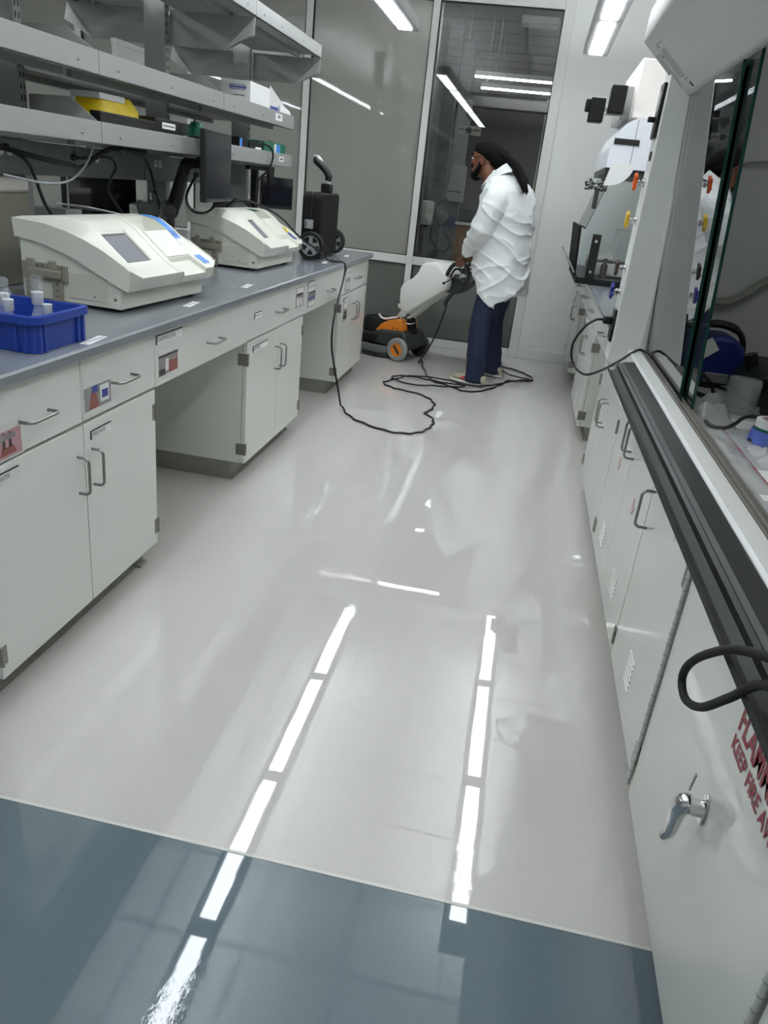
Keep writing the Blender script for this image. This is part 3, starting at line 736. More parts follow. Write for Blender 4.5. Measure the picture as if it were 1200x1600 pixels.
# monitor on an arm, second monitor, hardware behind the analyzers
def monitor(label, c, rz, wd, ht, tilt=0):
    t = thing('monitor', label, 'monitor', (0, 0, 0), 'black monitors above the bench')
    MB().box(-.03, 0, -wd/2, wd/2, -ht/2, ht/2).build('casing', 'black', t, bevel=.004)
    MB().box(0, .0015, -wd/2+.012, wd/2-.012, -ht/2+.022, ht/2-.01).build('display', 'screen_black', t, smooth=0)
    MB().box(-.001, .002, -wd/2+.006, wd/2-.006, -ht/2+.004, -ht/2+.018).build('lower_bezel', 'dark_plastic', t, smooth=0)
    MB().box(-.05, -.03, -.06, .06, -.06, .06).build('mount_plate', 'black', t, bevel=.004)
    t.location = c; t.rotation_euler = (0, tilt, rz)
    return t
monitor('large black monitor turned edge on, hanging over the gap between analyzers', (-1.572, 3.905, 1.406), .14, .505, .318)
t = thing('monitor_stand', 'black jointed monitor arm rising behind the nearer analyzer', 'monitor arm', (-1.86, 3.95, .914))
MB().cyl((-1.86, 3.96, .9145), (-1.86, 3.96, 1.18), .022).build('post', 'black', t); MB().box(-1.91, -1.82, 3.91, 4.01, .9145, .93).build('base', 'black', t, bevel=.004)
MB().tube([(-1.86, 3.96, 1.16), (-1.83, 3.96, 1.23), (-1.76, 3.93, 1.405)], [.034, .036, .03], 10).build('lower_arm', 'black', t)
MB().tube([(-1.76, 3.93, 1.405), (-1.70, 3.91, 1.412), (-1.624, 3.905, 1.41)], [.03, .022, .018], 10).build('upper_arm', 'black', t)
q = MB(); q.ell((-1.86, 3.96, 1.18), (.045, .045, .05), 12, 8); q.build('joint', 'black', t)
monitor('small black monitor with grey back edge at the far end of the bench', (-1.74, 5.36, 1.28), -.75, .24, .20)
t = thing('monitor_post', 'black post with crossbar carrying the small monitor', 'stand', (-1.82, 5.2, .914))
MB().box(-1.84, -1.80, 5.10, 5.14, .9145, 1.44).build('post', 'black', t, bevel=.003); MB().box(-1.835, -1.80, 4.98, 5.46, 1.41, 1.44).build('crossbar', 'black', t, bevel=.003)
MB().box(-1.90, -1.76, 5.04, 5.20, .9145, .928).build('base', 'black', t, bevel=.003); MB().box(-1.835, -1.80, 5.42, 5.46, 1.32, 1.41).build('drop_bracket', 'black', t, bevel=.003)
MB().box(-1.80, -1.785, 5.30, 5.40, 1.24, 1.42).build('hanger', 'black', t)
t = thing('black_bag', 'black soft bag lying behind the farther analyzer', 'bag', (-1.84, 4.75, .914))
q = MB(); q.ell((-1.875, 4.72, 1.075), (.055, .22, .155), 16, 10); q.ell((-1.87, 4.88, 1.03), (.055, .12, .11), 14, 8); q.build('bag', 'black_soft', t)
MB().tube(spline([(-1.80, 4.60, 1.19), (-1.77, 4.7, 1.235), (-1.76, 4.85, 1.21), (-1.76, 4.95, 1.13)]), .012, 6).build('strap', 'black', t)
t = thing('display_board', 'black panel standing behind the shelving beyond the near analyzer', 'panel', (-2.2, 3.7, .914))
MB().box(-2.2, -2.17, 3.52, 4.20, .9145, 1.32).build('panel', 'black_gloss', t, bevel=.004); MB().box(-2.26, -2.17, 3.7, 3.95, .9145, .925).build('foot', 'black', t)
MB().box(-2.17, -2.168, 3.52, 3.535, .93, 1.31).build('edge_strip', 'lab_white', t, smooth=0)
t = thing('acrylic_cover', 'clear acrylic cover with a loop handle behind the near analyzer', 'cover', (-1.86, 3.78, .914))
q = MB().prism([(-1.93, 1.02), (-1.93, 1.20), (-1.88, 1.225), (-1.81, 1.225), (-1.78, 1.19), (-1.78, 1.02)], 'y', 3.66, 3.86); q.build('cover', 'clear_plastic', t, smooth=0)
MB().tube([(-1.85, 3.72, 1.225), (-1.85, 3.72, 1.265), (-1.85, 3.80, 1.265), (-1.85, 3.80, 1.225)], .006, 6).build('loop_handle', 'clear_plastic', t)
MB().box(-1.94, -1.77, 3.62, 3.90, .9145, 1.02).build('base_box', 'lab_white', t, bevel=.004)
t = thing('open_carton', 'white open carton with a raised flap behind the near analyzer', 'box', (-1.90, 3.2, .914))
MB().box(-2.02, -1.87, 3.02, 3.14, .9145, 1.19).build('carton', 'gray_plastic', t, bevel=.003)
MB().obox((-1.93, 3.30, 1.185), (.14, .28, .004), Matrix.Rotation(-.12, 3, 'X')).build('flap', 'white_paper', t, smooth=0)
MB().box(-2.0, -1.87, 3.18, 3.43, .9145, 1.15).build('tray', 'black', t)
t = thing('white_recorder', 'white topped grey recorder at the left picture edge behind the tray', 'instrument', (-2.0, 2.7, .914))
MB().box(-2.10, -1.925, 2.55, 2.86, .9145, 1.247).build('body', 'beige_metal', t, bevel=.006); MB().box(-2.105, -1.92, 2.54, 2.865, 1.247, 1.30).build('lid', 'encl_cream', t, bevel=.012)
MB().box(-1.99, -1.94, 2.545, 2.55, 1.225, 1.235).build('slot', 'black', t)

# items on the shelves
t = thing('yellow_bag', 'crumpled yellow plastic package on the lower shelf', 'bag', (-1.80, 3.15, 1.477))
q = MB(); R_ = Matrix.Identity(3)
pts = rrect(-1.87, -1.72, 3.07, 3.42, .03)
q.loft([[Vector((a+.008*noise.noise((a*30, b*30, z*40)), b+.008*noise.noise((a*30+5, b*30, z*40)), z)) for a, b in rrect(-1.87+e, -1.725-e, 3.07+e, 3.42-e, .04, 6)] for z, e in ((1.478, .02), (1.50, .004), (1.54, .0), (1.59, .006), (1.63, .03))])
q.build('package', 'yellow', t); MB().box(-1.86, -1.735, 3.08, 3.28, 1.608, 1.632).build('white_fold', 'white_paper', t, bevel=.003)
def flatbox(nm, label, mat, x0, x1, y0, y1, z0, z1, group=None, extra=()):
    t = thing(nm, label, 'box', ((x0+x1)/2, (y0+y1)/2, z0), group)
    MB().box(x0, x1, y0, y1, z0, z1).build('box', mat, t, bevel=.002)
    MB().box(x0-.001, x1+.001, y0-.001, y1+.001, z1-.012, z1+.001).build('lid', mat, t, bevel=.002)
    for nn, mm, b in extra: MB().box(*b).build(nn, mm, t, smooth=0)
    return t
flatbox('flat_box', 'left half flat black box below the yellow package', 'black', -1.715, -1.672, 2.97, 3.42, 1.4775, 1.56, 'flat black boxes on the lower shelf')
flatbox('flat_box', 'flat black box with a white printed label on the lower shelf', 'black', -1.79, -1.673, 3.425, 3.70, 1.4775, 1.578, 'flat black boxes on the lower shelf',
    (('label', 'white_paper', (-1.673, -1.6712, 3.49, 3.62, 1.54, 1.565)), ('print', 'ink_soft', (-1.6712, -1.6708, 3.50, 3.61, 1.549, 1.556))))
t = thing('green_tape_roll', 'dark green object peeking above the large monitor on the lower shelf', 'roll', (-1.74, 4.0, 1.477))
MB().lathe([(.03, 0), (.055, 0), (.055, .10), (.03, .10)], (-1.74, 4.02, 1.4775), 16, ring=True).build('roll', 'tape_green', t, bevel=.003); MB().lathe([(.0, .10), (.04, .10), (.03, .125), (0, .125)], (-1.74, 4.02, 1.4775), 12).build('cap', 'tape_green', t)
flatbox('slide_box', 'blue edged black case on the lower shelf right of the monitor', 'black', -1.76, -1.672, 4.44, 4.58, 1.4775, 1.57, 'cases on the lower shelf', (('edge', 'blue_tape', (-1.672, -1.670, 4.441, 4.475, 1.48, 1.565)),))
flatbox('slide_box', 'plain black case with white tag on the lower shelf', 'black_soft', -1.74, -1.672, 4.60, 4.82, 1.4775, 1.56, 'cases on the lower shelf', (('tag', 'white_paper', (-1.672, -1.670, 4.70, 4.80, 1.515, 1.535)),))
flatbox('slide_box', 'dark green box with blue and white label on the lower shelf', 'green_box', -1.80, -1.672, 4.86, 5.28, 1.4775, 1.575, 'cases on the lower shelf', (('label', 'blue_tape', (-1.672, -1.670, 5.08, 5.16, 1.48, 1.57)), ('stripe', 'white_paper', (-1.672, -1.6695, 5.045, 5.08, 1.48, 1.57))))
t = thing('tissue_carton', 'white wipes carton with torn open flap on the middle shelf', 'box', (-1.74, 5.0, 1.706))
MB().box(-1.85, -1.675, 4.60, 4.94, 1.7065, 1.862).build('carton', 'white_paper', t, bevel=.002)
# printed oval logo frame and lines on the carton front, facing the near end
q = MB()
ov = rrect(-1.80, -1.70, 1.815, 1.84, .012); iv = rrect(-1.797, -1.703, 1.818, 1.837, .0095); n_ = len(ov)
q.add([(a, 4.5985, b) for a, b in ov]+[(a, 4.5985, b) for a, b in iv], [(i, (i+1) % n_, n_+(i+1) % n_, n_+i) for i in range(n_)])
for i in range(8): q.box(-1.793+.0115*i, -1.784+.0115*i, 4.598, 4.599, 1.823, 1.832)
q.build('logo', 'blue_dark', t, smooth=0)
q = MB()
for i in range(7): q.box(-1.775+.01*i, -1.768+.01*i, 4.598, 4.599, 1.785, 1.791)
q.build('print', 'ink_soft', t, smooth=0)
MB().box(-1.675, -1.673, 4.95, 5.20, 1.75, 1.775).build('blue_band', 'blue_dark', t, smooth=0)
MB().add([(-1.675, 4.94, 1.706), (-1.675, 4.94, 1.88), (-1.675, 5.34, 1.765), (-1.675, 5.40, 1.706), (-1.68, 4.94, 1.706), (-1.68, 4.94, 1.88), (-1.68, 5.34, 1.765), (-1.68, 5.40, 1.706)],
    [(0, 3, 2, 1), (4, 5, 6, 7), (0, 1, 5, 4), (1, 2, 6, 5), (2, 3, 7, 6)]).build('open_flap', 'off_paper', t, smooth=0)
q = MB(); q.loft([[Vector((-1.70, y, z)), Vector((-1.66, y, z-.01)), Vector((-1.66, y, 1.708)), Vector((-1.70, y, 1.708))] for y, z in ((5.10, 1.80), (5.2, 1.80), (5.3, 1.785), (5.36, 1.75), (5.38, 1.72))]); q.build('wipes', 'white_paper', t)
MB().prism([(5.14, 1.72), (5.26, 1.72), (5.26, 1.84), (5.24, 1.84)], 'x', -1.78, -1.775).build('side_flap', 'cardboard', t, smooth=0)

# ------------------------------------------------------------------ right side: base units
XR, XRF = .474, .49
RG = 'white steel base cabinets below the hood and right counter'
def louvers(door, xf, y0, y1, z0, z1, n=6):
    q = MB()
    for i in range(n):
        z = z0+(z1-z0)*i/(n-1)
        q.prism([(xf, z-.004), (xf-.004, z+.004), (xf, z+.006)], 'y', y0, y1)
    q.build('louver', 'white_cab', door, smooth=0)
def redlabel(door, xf, y, z):
    c = MB().obox((xf-.0008, y, z), (.0014, .04, .04), Matrix.Rotation(math.pi/4, 3, 'X')).build('hazard_label', 'pink_print', door, smooth=0)
    MB().obox((xf-.0018, y, z), (.0006, .022, .022), Matrix.Rotation(math.pi/4, 3, 'X')).build('label_center', 'white_paper', c, smooth=0)
    MB().obox((xf-.0024, y, z), (.0006, .008, .008), Matrix.Rotation(math.pi/4, 3, 'X')).build('label_mark', 'red_sign', c, smooth=0)
cc, p = cabinet(XR, -1, 3.125, 4.04, 'white cabinet with a drawer and two doors at the far end of the hood', ((3.125, 4.04),), ((3.125, 3.585, -1), (3.585, 4.04, 1)), RG, zb=.10)
cd, p = cabinet(XR, -1, 2.205, 3.12, 'white acid cabinet with louvered double doors under the hood', (), ((2.205, 2.66, -1), (2.66, 3.12, 1)), RG, zb=.10, hz=.69, uz=.765)
for nm, yc in (('door0', 2.43), ('door1', 2.88)):
    louvers(p[nm], XR, yc-.05, yc+.05, .19, .27); redlabel(p[nm], XR, yc, .53)
ce_, p = cabinet(XR, -1, 1.625, 2.20, 'white single door cabinet with louvers beside the flammable cabinet', (), ((1.625, 2.20, -1),), RG, zb=.10, hz=.626, uz=.80)
louvers(p['door0'], XR, 1.87, 1.95, .18, .27)
for z in (.69,):
    q = MB().obox((XR-.004, 1.637, z), (.008, .016, .085 if z > .5 else .06), Matrix.Identity(3)); hh = q.build('hinge', 'hinge', p['door0'], bevel=.003)
    q = MB()
    for e in (-.032, -.012, .012, .032): q.cyl((XR-.008, 1.637, z+e*(1 if z > .5 else .7)), (XR-.0088, 1.637, z+e*(1 if z > .5 else .7)), .0035, n=8)
    q.build('rivet', 'black' if z < .5 else 'chrome', hh, smooth=0)
q = MB().box(XR-.0015, XR, 1.83, 2.01, .675, .739).build('label_holder', 'white_cab', p['door0'], smooth=0)
MB().box(XR-.004, XR, 1.83, 2.01, .736, .7395).box(XR-.004, XR, 1.827, 1.831, .700, .7395).build('holder_edge', 'ink', q, smooth=0)
# flammable storage cabinet
t = thing('flammable_cabinet', 'white flammable storage cabinet with red lettering and chrome handle', 'cabinet', (.78, 1.1, 0))
MB().box(XR+.022, 1.1, .30, 1.608, .06, .882).build('carcass', 'white_cab', t, bevel=.002)
MB().box(XR+.07, 1.1, .31, 1.60, 0, .0595).build('toe_kick', 'toe_gray', t)
d0 = MB().box(XR, XR+.02, .785, 1.60, .065, .876).build('door', 'white_cab', t, bevel=.003)
d1 = MB().box(XR, XR+.02, .31, .765, .065, .876).build('door', 'white_cab', t, bevel=.003)
for ya, yy in ((1.608, 1.614), (.775, .775)):
    h = MB().cyl((XR-.004, yy, .085), (XR-.004, yy, .86), .006, n=10).build('piano_hinge', 'frame_white', t)
    q = MB()
    for k in range(26): q.cyl((XR-.004, yy, .10+.029*k), (XR-.004, yy, .1015+.029*k), .0064, n=10)
    tag(q.build('hinge_knuckles', 'toe_gray', h, smooth=0), kind='stuff')
l = MB().prism(rrect(-.014, .014, -.022, .022, .012), 'x', -.006, 0)
l.v = [Vector((XR+v.x, 1.14+v.y, .455+v.z*1.5)) for v in l.v]
hd = l.build('handle_plate', 'chrome', d0, bevel=.002, label='chrome lever handle plate')
MB().cyl((XR-.005, 1.14, .455), (XR-.03, 1.14, .457), .016, n=16).build('handle_stem', 'chrome', hd)
MB().tube(spline([(XR-.022, 1.14, .462), (XR-.034, 1.145, .456), (XR-.041, 1.15, .435), (XR-.040, 1.155, .405), (XR-.040, 1.158, .375), (XR-.049, 1.16, .356)]), [.015, .019, .017, .014, .012, .008], 12).build('lever', 'chrome', hd)
MB().obox((XR-.026, 1.165, .49), (.003, .007, .045), Matrix.Rotation(.2, 3, 'X')).build('key', 'steel', hd, bevel=.001)
text('sign_line', 'FLAMMABLE', .0695, 'red_sign', d0, (XR-.0012, 1.128, .652), (0, -1, 0), (0, 0, 1), sx=.80, bold=.0016)
text('sign_line', 'KEEP FIRE AWAY', .0405, 'red_sign', d0, (XR-.0012, 1.128, .611), (0, -1, 0), (0, 0, 1), sx=.92, bold=.0010)
MB().box(XR-.008, XR, 1.455, 1.475, .728, .755).build('catch', 'dark_plastic', t, bevel=.002)
# far units
apron(XRF, -1, 4.045, 4.95, 'white drawer over the knee space beside the hood', AG, 4.45)
cabinet(XRF, -1, 4.955, 5.86, 'white cabinet below the balance enclosure, between two knee spaces', ((4.955, 5.86),), ((4.955, 5.41, -1), (5.41, 5.86, 1)), RG)
apron(XRF, -1, 5.865, 6.63, 'white drawer over the farthest right knee space', AG, 6.25)
cabinet(XRF, -1, 6.635, 7.46, 'white cabinet against the back wall at the far right', ((6.635, 7.46),), ((6.635, 7.05, -1), (7.05, 7.46, 1)), RG)
t = thing('countertop', 'blue grey countertop on the far right under the balance enclosure', 'countertop', (.85, 5.5, .882))
MB().prism([(.44, .886), (.44, .908), (.446, .914), (1.245, .914), (1.245, .884), (.444, .884)], 'y', 3.56, 7.475).build('slab', 'counter', t)
t = thing('knee_back_panel', 'white panel behind the right knee spaces', 'panel', (1.19, 5.3, 0))
MB().box(1.18, 1.2, 4.045, 6.63, .1, .88).build('panel', 'white_cab', t, smooth=0)
MB().box(1.17, 1.2, 4.045, 6.63, 0, .098).build('panel_base', 'toe_gray', t, smooth=0)

# ------------------------------------------------------------------ fume hood
hood = thing('fume_hood', 'white fume hood with green edged sliding glass and black airfoil sill', 'fume hood', (.8, 1.7, .884))
HY0, HY1 = .30, 3.0
MB().prism([(.344, .905), (.35, .893), (.36, .893), (.372, .905), (.37, .922), (.378, .925), (.384, .92), (.392, .926), (.432, .932), (.432, .90), (.428, .887), (.47, .887), (.47, .8845), (.42, .8845), (.40, .889), (.39, .894), (.37, .888), (.346, .888), (.340, .897)], 'y', .30, 2.80).build('airfoil_sill', 'lip_black', hood, smooth=0, label='black airfoil sill')
MB().prism([(.428, .8845), (.428, .934), (.434, .94), (.470, .942), (.475, .936), (.475, .8845)], 'y', HY0, HY1).build('sill_strip', 'hood_body', hood)
tr = MB().box(.475, .507, HY0, HY1, .8845, .93).box(.475, .479, HY0, HY1, .93, .941).box(.489, .492, HY0, HY1, .93, .938).box(.503, .507, HY0, HY1, .93, .941)
tr.build('sash_track', 'track_gray', hood, smooth=0)
MB().box(.507, 1.19, HY0, HY1+.03, .8845, .90).build('work_surface', 'hood_top', hood, bevel=.002)
# far jamb: outer strip with fittings, broad face, and the liner beyond
MB().prism([(.362, .8845), (.362, 2.0), (.475, 2.0), (.475, .8845)], 'y', HY1, HY1+.14).build('jamb', 'hood_body', hood, bevel=.004)
MB().box(.475, .522, HY1, HY1+.14, .8845, 2.3).build('jamb_return', 'hood_body', hood, bevel=.003)
MB().box(.522, 1.2, HY1+.03, HY1+.10, .8845, 2.4).build('side_liner', 'hood_liner', hood)
MB().prism([(.478, .936), (.484, .936), (.448, 1.85), (.442, 1.85)], 'y', HY1-.006, HY1).build('jamb_edge', 'frame_white', hood, smooth=0)
MB().box(1.15, 1.2, HY0, HY1+.03, .8845, 2.4).build('back_liner', 'hood_liner', hood)
MB().box(.522, 1.2, HY0-.07, HY0, .8845, 2.4).build('side_liner', 'hood_liner', hood)
MB().box(.362, .522, HY0-.14, HY0, .8845, 2.0).build('jamb', 'hood_body', hood, bevel=.004)
MB().box(.522, 1.2, HY0, HY1+.03, 2.3, 2.34).build('liner_top', 'hood_liner', hood)
MB().box(.62, .74, 1.2, 2.2, 2.285, 2.30).build('hood_fill_light', 'hood_fill_glow', hood, label='unseen fill light added in the hood ceiling')  # added emitter, out of view, lifts the dark hood interior
# sloped header overhanging the aisle
hp = [(.431, 1.787), (.256, 1.94), (.262, 2.03), (.335, 2.16), (.36, 2.62), (1.2, 2.62), (1.2, 2.34), (.52, 2.34), (.52, 1.90), (.458, 1.86), (.452, 1.79)]
MB().prism(hp, 'y', HY0-.14, HY1+.06).build('header', 'hood_front', hood, bevel=.022, seg=3)
# sash: two sliding panes leaning outwards to the top
def pane(y0, y1, dx):
    MB().prism([(.492+dx, .938), (.499+dx, .938), (.441+dx, 1.835), (.434+dx, 1.835)], 'y', y0, y1).build('sash_pane', 'sash_glass', hood, smooth=0)
    for ya in (y0, y1-.0005):
        MB().prism([(.4915+dx, .938), (.4995+dx, .938), (.4415+dx, 1.835), (.4335+dx, 1.835)], 'y', ya-.001, ya+.0015).build('pane_edge', 'glass_edge', hood, smooth=0)
pane(2.27, 2.998, 0); pane(2.15, 2.90, .012)
pane(.31, 1.0, 0)
MB().prism([(.428, 1.80), (.436, 1.80), (.47, 1.87), (.455, 1.87)], 'y', HY0, HY1).build('sash_top_track', 'track_gray', hood, smooth=0)
# gas valves on the outer jamb strip
for nm, z, mat in (('orange', 1.515, 'orange_valve'), ('yellow', 1.388, 'yellow_valve'), ('brown', 1.222, 'brown_valve'), ('blue', 1.137, 'blue_valve')):
    y = HY1+.06
    v = MB().cyl((.362, y, z), (.357, y, z), .017, n=16).build('valve', 'chrome', hood, label='chrome gas valve with %s handwheel' % nm)
    q = MB(); q.cyl((.358, y, z), (.348, y, z), .0085, n=12).cyl((.348, y, z), (.342, y, z), .012, n=6).cyl((.342, y, z), (.33, y, z), .006, n=10); q.build('stem', 'chrome', v)
    q = MB(); n = 40
    prof = [(.021+.0045*math.cos(5*2*math.pi*i/n)) for i in range(n)]
    rings = []
    for x, s_ in ((.334, .55), (.3335, .95), (.328, 1.0), (.3225, .9), (.321, .45)):
        rings.append([Vector((x, y+prof[i]*s_*math.cos(2*math.pi*i/n), z+1.25*prof[i]*s_*math.sin(2*math.pi*i/n))) for i in range(n)])
    q.loft(rings); q.build('handwheel', mat, v)
m_ = MB().box(.350, .362, HY1+.02, HY1+.10, 1.655, 1.825).build('airflow_monitor', 'black', hood, bevel=.003, label='black airflow monitor strip')
MB().box(.349, .350, HY1+.045, HY1+.07, 1.74, 1.80).build('display', 'silver_plastic', m_, smooth=0); MB().box(.325, .35, HY1+.05, HY1+.07, 1.705, 1.722).build('lever', 'black', m_, bevel=.003)
MB().cyl((.362, HY1+.05, 1.60), (.357, HY1+.05, 1.60), .016, n=18).build('light_switch', 'dark_plastic', hood)
o_ = MB().box(.352, .362, HY1+.02, HY1+.10, .955, 1.075).build('outlet', 'black', hood, bevel=.003, label='black power outlet strip')
# lettering on the header: model and inspection labels near its far end
nrm = Vector((.431-.256, 0, 1.787-1.94)).normalized()     # down the slope
tt = Vector((0, -1, 0))
def onh(s_, y, e=.0012): return Vector((.256, y, 1.94))+nrm*s_+Vector((-.66, 0, -.75))*e
def hdrbox(nm, s0, s1, y0, y1, mat, par=hood, e=.001):
    P = [onh(s0, y0, e), onh(s1, y0, e), onh(s1, y1, e), onh(s0, y1, e)]; B = [onh(s0, y0, -.001), onh(s1, y0, -.001), onh(s1, y1, -.001), onh(s0, y1, -.001)]
    return MB().add(P+B, [(0, 1, 2, 3), (7, 6, 5, 4), (0, 4, 5, 1), (1, 5, 6, 2), (2, 6, 7, 3), (3, 7, 4, 0)]).build(nm, mat, par, smooth=0)
rr = random.Random(5)
def printrows(lb, s0, s1, rows, y0, y1, mat='ink_soft'):
    q = MB()
    for r_ in range(rows):
        ya = y0+(y1-y0)*(r_+.2)/rows; yb = y0+(y1-y0)*(r_+.75)/rows; s_ = s0
        while s_ < s1-.004:
            e = s_+rr.uniform(.003, .010); e = min(e, s1)
            P = [onh(s_, ya, .0016), onh(e, ya, .0016), onh(e, yb, .0016), onh(s_, yb, .0016)]
            q.add(P, [(0, 1, 2, 3)]); s_ = e+rr.uniform(.0015, .003)
    q.build('print', mat, lb, smooth=0)
lb = hdrbox('rating_label', .045, .185, 2.84, 2.93, 'off_paper')
hdrbox('print', .045, .047, 2.84, 2.93, 'ink', lb, .0016); hdrbox('print', .183, .185, 2.84, 2.89, 'ink', lb, .0016)
printrows(lb, .05, .062, 2, 2.89, 2.925, 'ink'); printrows(lb, .066, .175, 5, 2.845, 2.925)
lb = hdrbox('caution_label', .06, .21, 2.955, 3.035, 'off_paper')
printrows(lb, .065, .20, 4, 2.96, 3.03)
hdrbox('dark_tag', .198, .216, 2.84, 2.86, 'ink'); hdrbox('dark_tag', .078, .09, 2.945, 2.955, 'ink')

# things inside the hood
t = thing('gray_tubing', 'loop of grey tubing hanging on the far side wall inside the hood', 'hose', (.72, 3.0, 1.2))
MB().tube(spline([(.95, 3.005, 1.64), (.73, 3.008, 1.615), (.66, 3.008, 1.60), (.625, 3.008, 1.54), (.628, 3.008, 1.30), (.63, 3.008, 1.21), (.663, 3.008, 1.155), (.732, 3.008, 1.152), (.79, 3.008, 1.19), (.84, 3.008, 1.235), (.95, 3.008, 1.30)], 6), [.004, .005, .006, .007, .009, .013, .017, .018, .018, .018, .018], 8).build('tube', 'hose_gray', t)
t = thing('blue_case', 'dark blue portable unit with black carry handle inside the hood', 'case', (.70, 2.86, .90))
q = MB().prism([(.625, .9005), (.61, .965), (.64, 1.035), (.675, 1.062), (.735, 1.06), (.77, 1.03), (.795, .96), (.80, .9005)], 'y', 2.76, 2.93); q.build('casing', 'case_blue', t, bevel=.014, seg=3)
MB().tube(spline([(.645, 2.845, 1.04), (.655, 2.845, 1.085), (.70, 2.845, 1.092), (.745, 2.845, 1.08), (.775, 2.845, 1.05), (.79, 2.845, .99)]), [.010]*6+[.014]*10+[.010]*10, 8).build('carry_handle', 'black', t)
MB().obox((.648, 2.757, 1.018), (.06, .002, .05), Matrix.Rotation(-.7, 3, 'Y')).build('white_label', 'white_paper', t, smooth=0)
MB().box(.66, .74, 2.752, 2.76, .905, .94).build('front_foot', 'gray_plastic', t, bevel=.004)
t = thing('gray_device', 'dark grey device with a square opening beside the blue case', 'device', (.90, 2.7, .90))
q = MB().prism([(.745, .9005), (.735, .95), (.77, 1.0), (.81, 1.02), (1.02, 1.02), (1.02, .9005)], 'y', 2.48, 2.74); q.build('casing', 'dark_plastic', t, bevel=.012)
MB().box(.765, .80, 2.475, 2.482, .955, .99).build('opening', 'black', t); MB().cyl((.775, 2.64, .985), (.755, 2.64, 1.035), .022, n=12).build('knob', 'black', t)
t = thing('glass_beaker', 'upturned clear glass beaker on the hood floor', 'beaker', (.69, 2.38, .90))
MB().lathe([(.047, 0), (.049, .004), (.049, .09), (.045, .1), (.0, .101), (0, .098), (.043, .096), (.046, .088), (.046, .001)], (.69, 2.38, .9005), 28).build('body', 'beaker_glass', t); MB().lathe([(.049, .0), (.052, .0), (.052, .005), (.049, .005)], (.69, 2.38, .9005), 28, ring=True).build('rim', 'lab_glass', t)
t = thing('black_adapter', 'black power block beside the upturned beaker', 'adapter', (.79, 2.36, .90))
MB().box(.755, .83, 2.28, 2.40, .9005, .985).build('body', 'black', t, bevel=.01); MB().box(.758, .763, 2.29, 2.39, .985, .99).build('edge', 'dark_plastic', t)
t = thing('tape_roll', 'roll of tape resting on a scalloped blue ring inside the hood', 'tape', (.70, 2.06, .90))
MB().lathe([(.028, .0), (.048, .0), (.048, .026), (.028, .026)], (.70, 2.06, .935), 28, ring=True).build('roll', 'frosted', t); MB().lathe([(.030, .024), (.036, .024), (.036, .028), (.030, .028)], (.70, 2.06, .935), 24, ring=True).build('core', 'pink_print', t)
MB().lathe([(.049, .0), (.0495, .0), (.0495, .007), (.049, .007)], (.70, 2.06, .935), 28, ring=True).build('green_edge', 'tape_green', t)
t = thing('blue_ring', 'scalloped blue plastic ring under the tape roll', 'ring', (.70, 2.06, .90))
q = MB(); n = 48
rb = [(.056, .004+.010*max(0, math.sin(i*2*math.pi/8))) for i in range(n)]
q.loft([[Vector((.70+.058*math.cos(2*math.pi*i/n), 2.06+.058*math.sin(2*math.pi*i/n), .9005+rb[i][1]-.004)) for i in range(n)], [Vector((.70+.053*math.cos(2*math.pi*i/n), 2.06+.053*math.sin(2*math.pi*i/n), .9345)) for i in range(n)], [Vector((.70+.046*math.cos(2*math.pi*i/n), 2.06+.046*math.sin(2*math.pi*i/n), .9345)) for i in range(n)], [Vector((.70+.050*math.cos(2*math.pi*i/n), 2.06+.050*math.sin(2*math.pi*i/n), .9005+rb[i][1]-.004)) for i in range(n)]], False)
q.build('ring', 'ring_blue', t)
def bag(label, x0, x1, y0, y1, h, tilt, seed, edge=None):
    t = thing('plastic_bag', label, 'bag', ((x0+x1)/2, (y0+y1)/2, .90), 'clear zip bags on the hood floor')
    nx, ny = 8, 14; vs = []
    for s_ in (1, 0):
        for j in range(ny+1):
            for i in range(nx+1):
                u, v = i/nx, j/ny; x = x0+(x1-x0)*u+tilt*v; y = y0+(y1-y0)*v
                e = min(u, 1-u, v, 1-v)*4; z = .9012+s_*(.002+min(1, e)*h*(.5+.8*noise.noise((x*25+seed, y*25, 1))))
                vs.append((x, y, max(z, .901+.0012*s_)))
    N = (nx+1)*(ny+1); fs = []
    for s_ in (0, 1):
        for j in range(ny):
            for i in range(nx):
                a = s_*N+j*(nx+1)+i; f = (a, a+1, a+nx+2, a+nx+1); fs.append(f if s_ == 0 else f[::-1])
    MB().add(vs, fs).build('film', 'bag', t)
    if edge: MB().add([(x0+edge[0], y0, .9055), (x0+edge[0]+.006, y0, .9055), (x0+edge[0]+.006+tilt, y1, .9055), (x0+edge[0]+tilt, y1, .9055)], [(0, 1, 2, 3)]).build('zip_edge', edge[1], t, smooth=0); 
    return t
bag('crumpled clear bag beside the upturned beaker', .52, .64, 2.16, 2.44, .055, .02, 3)
bag('clear bag with red zip edge lying along the sash track', .515, .60, 1.62, 2.16, .022, 0, 8, (.075, 'red_sign'))
bag('glossy clear bag in front of the tape roll', .61, .74, 1.80, 1.99, .035, .01, 14)
t = thing('paper_sheet', 'white paper sheet on the hood floor under the bags', 'paper', (.66, 1.75, .90))
MB().box(.56, .78, 1.58, 1.80, .9002, .901).build('sheet', 'white_paper', t, smooth=0)
t = thing('paper_sheet', 'small white paper beside the power block', 'paper', (.68, 2.23, .90))
MB().box(.63, .74, 2.17, 2.28, .9002, .901).build('sheet', 'white_paper', t, smooth=0)
t = thing('cable_heap', 'tangle of black cables in front of the blue case', 'cable', (.60, 2.6, .90))
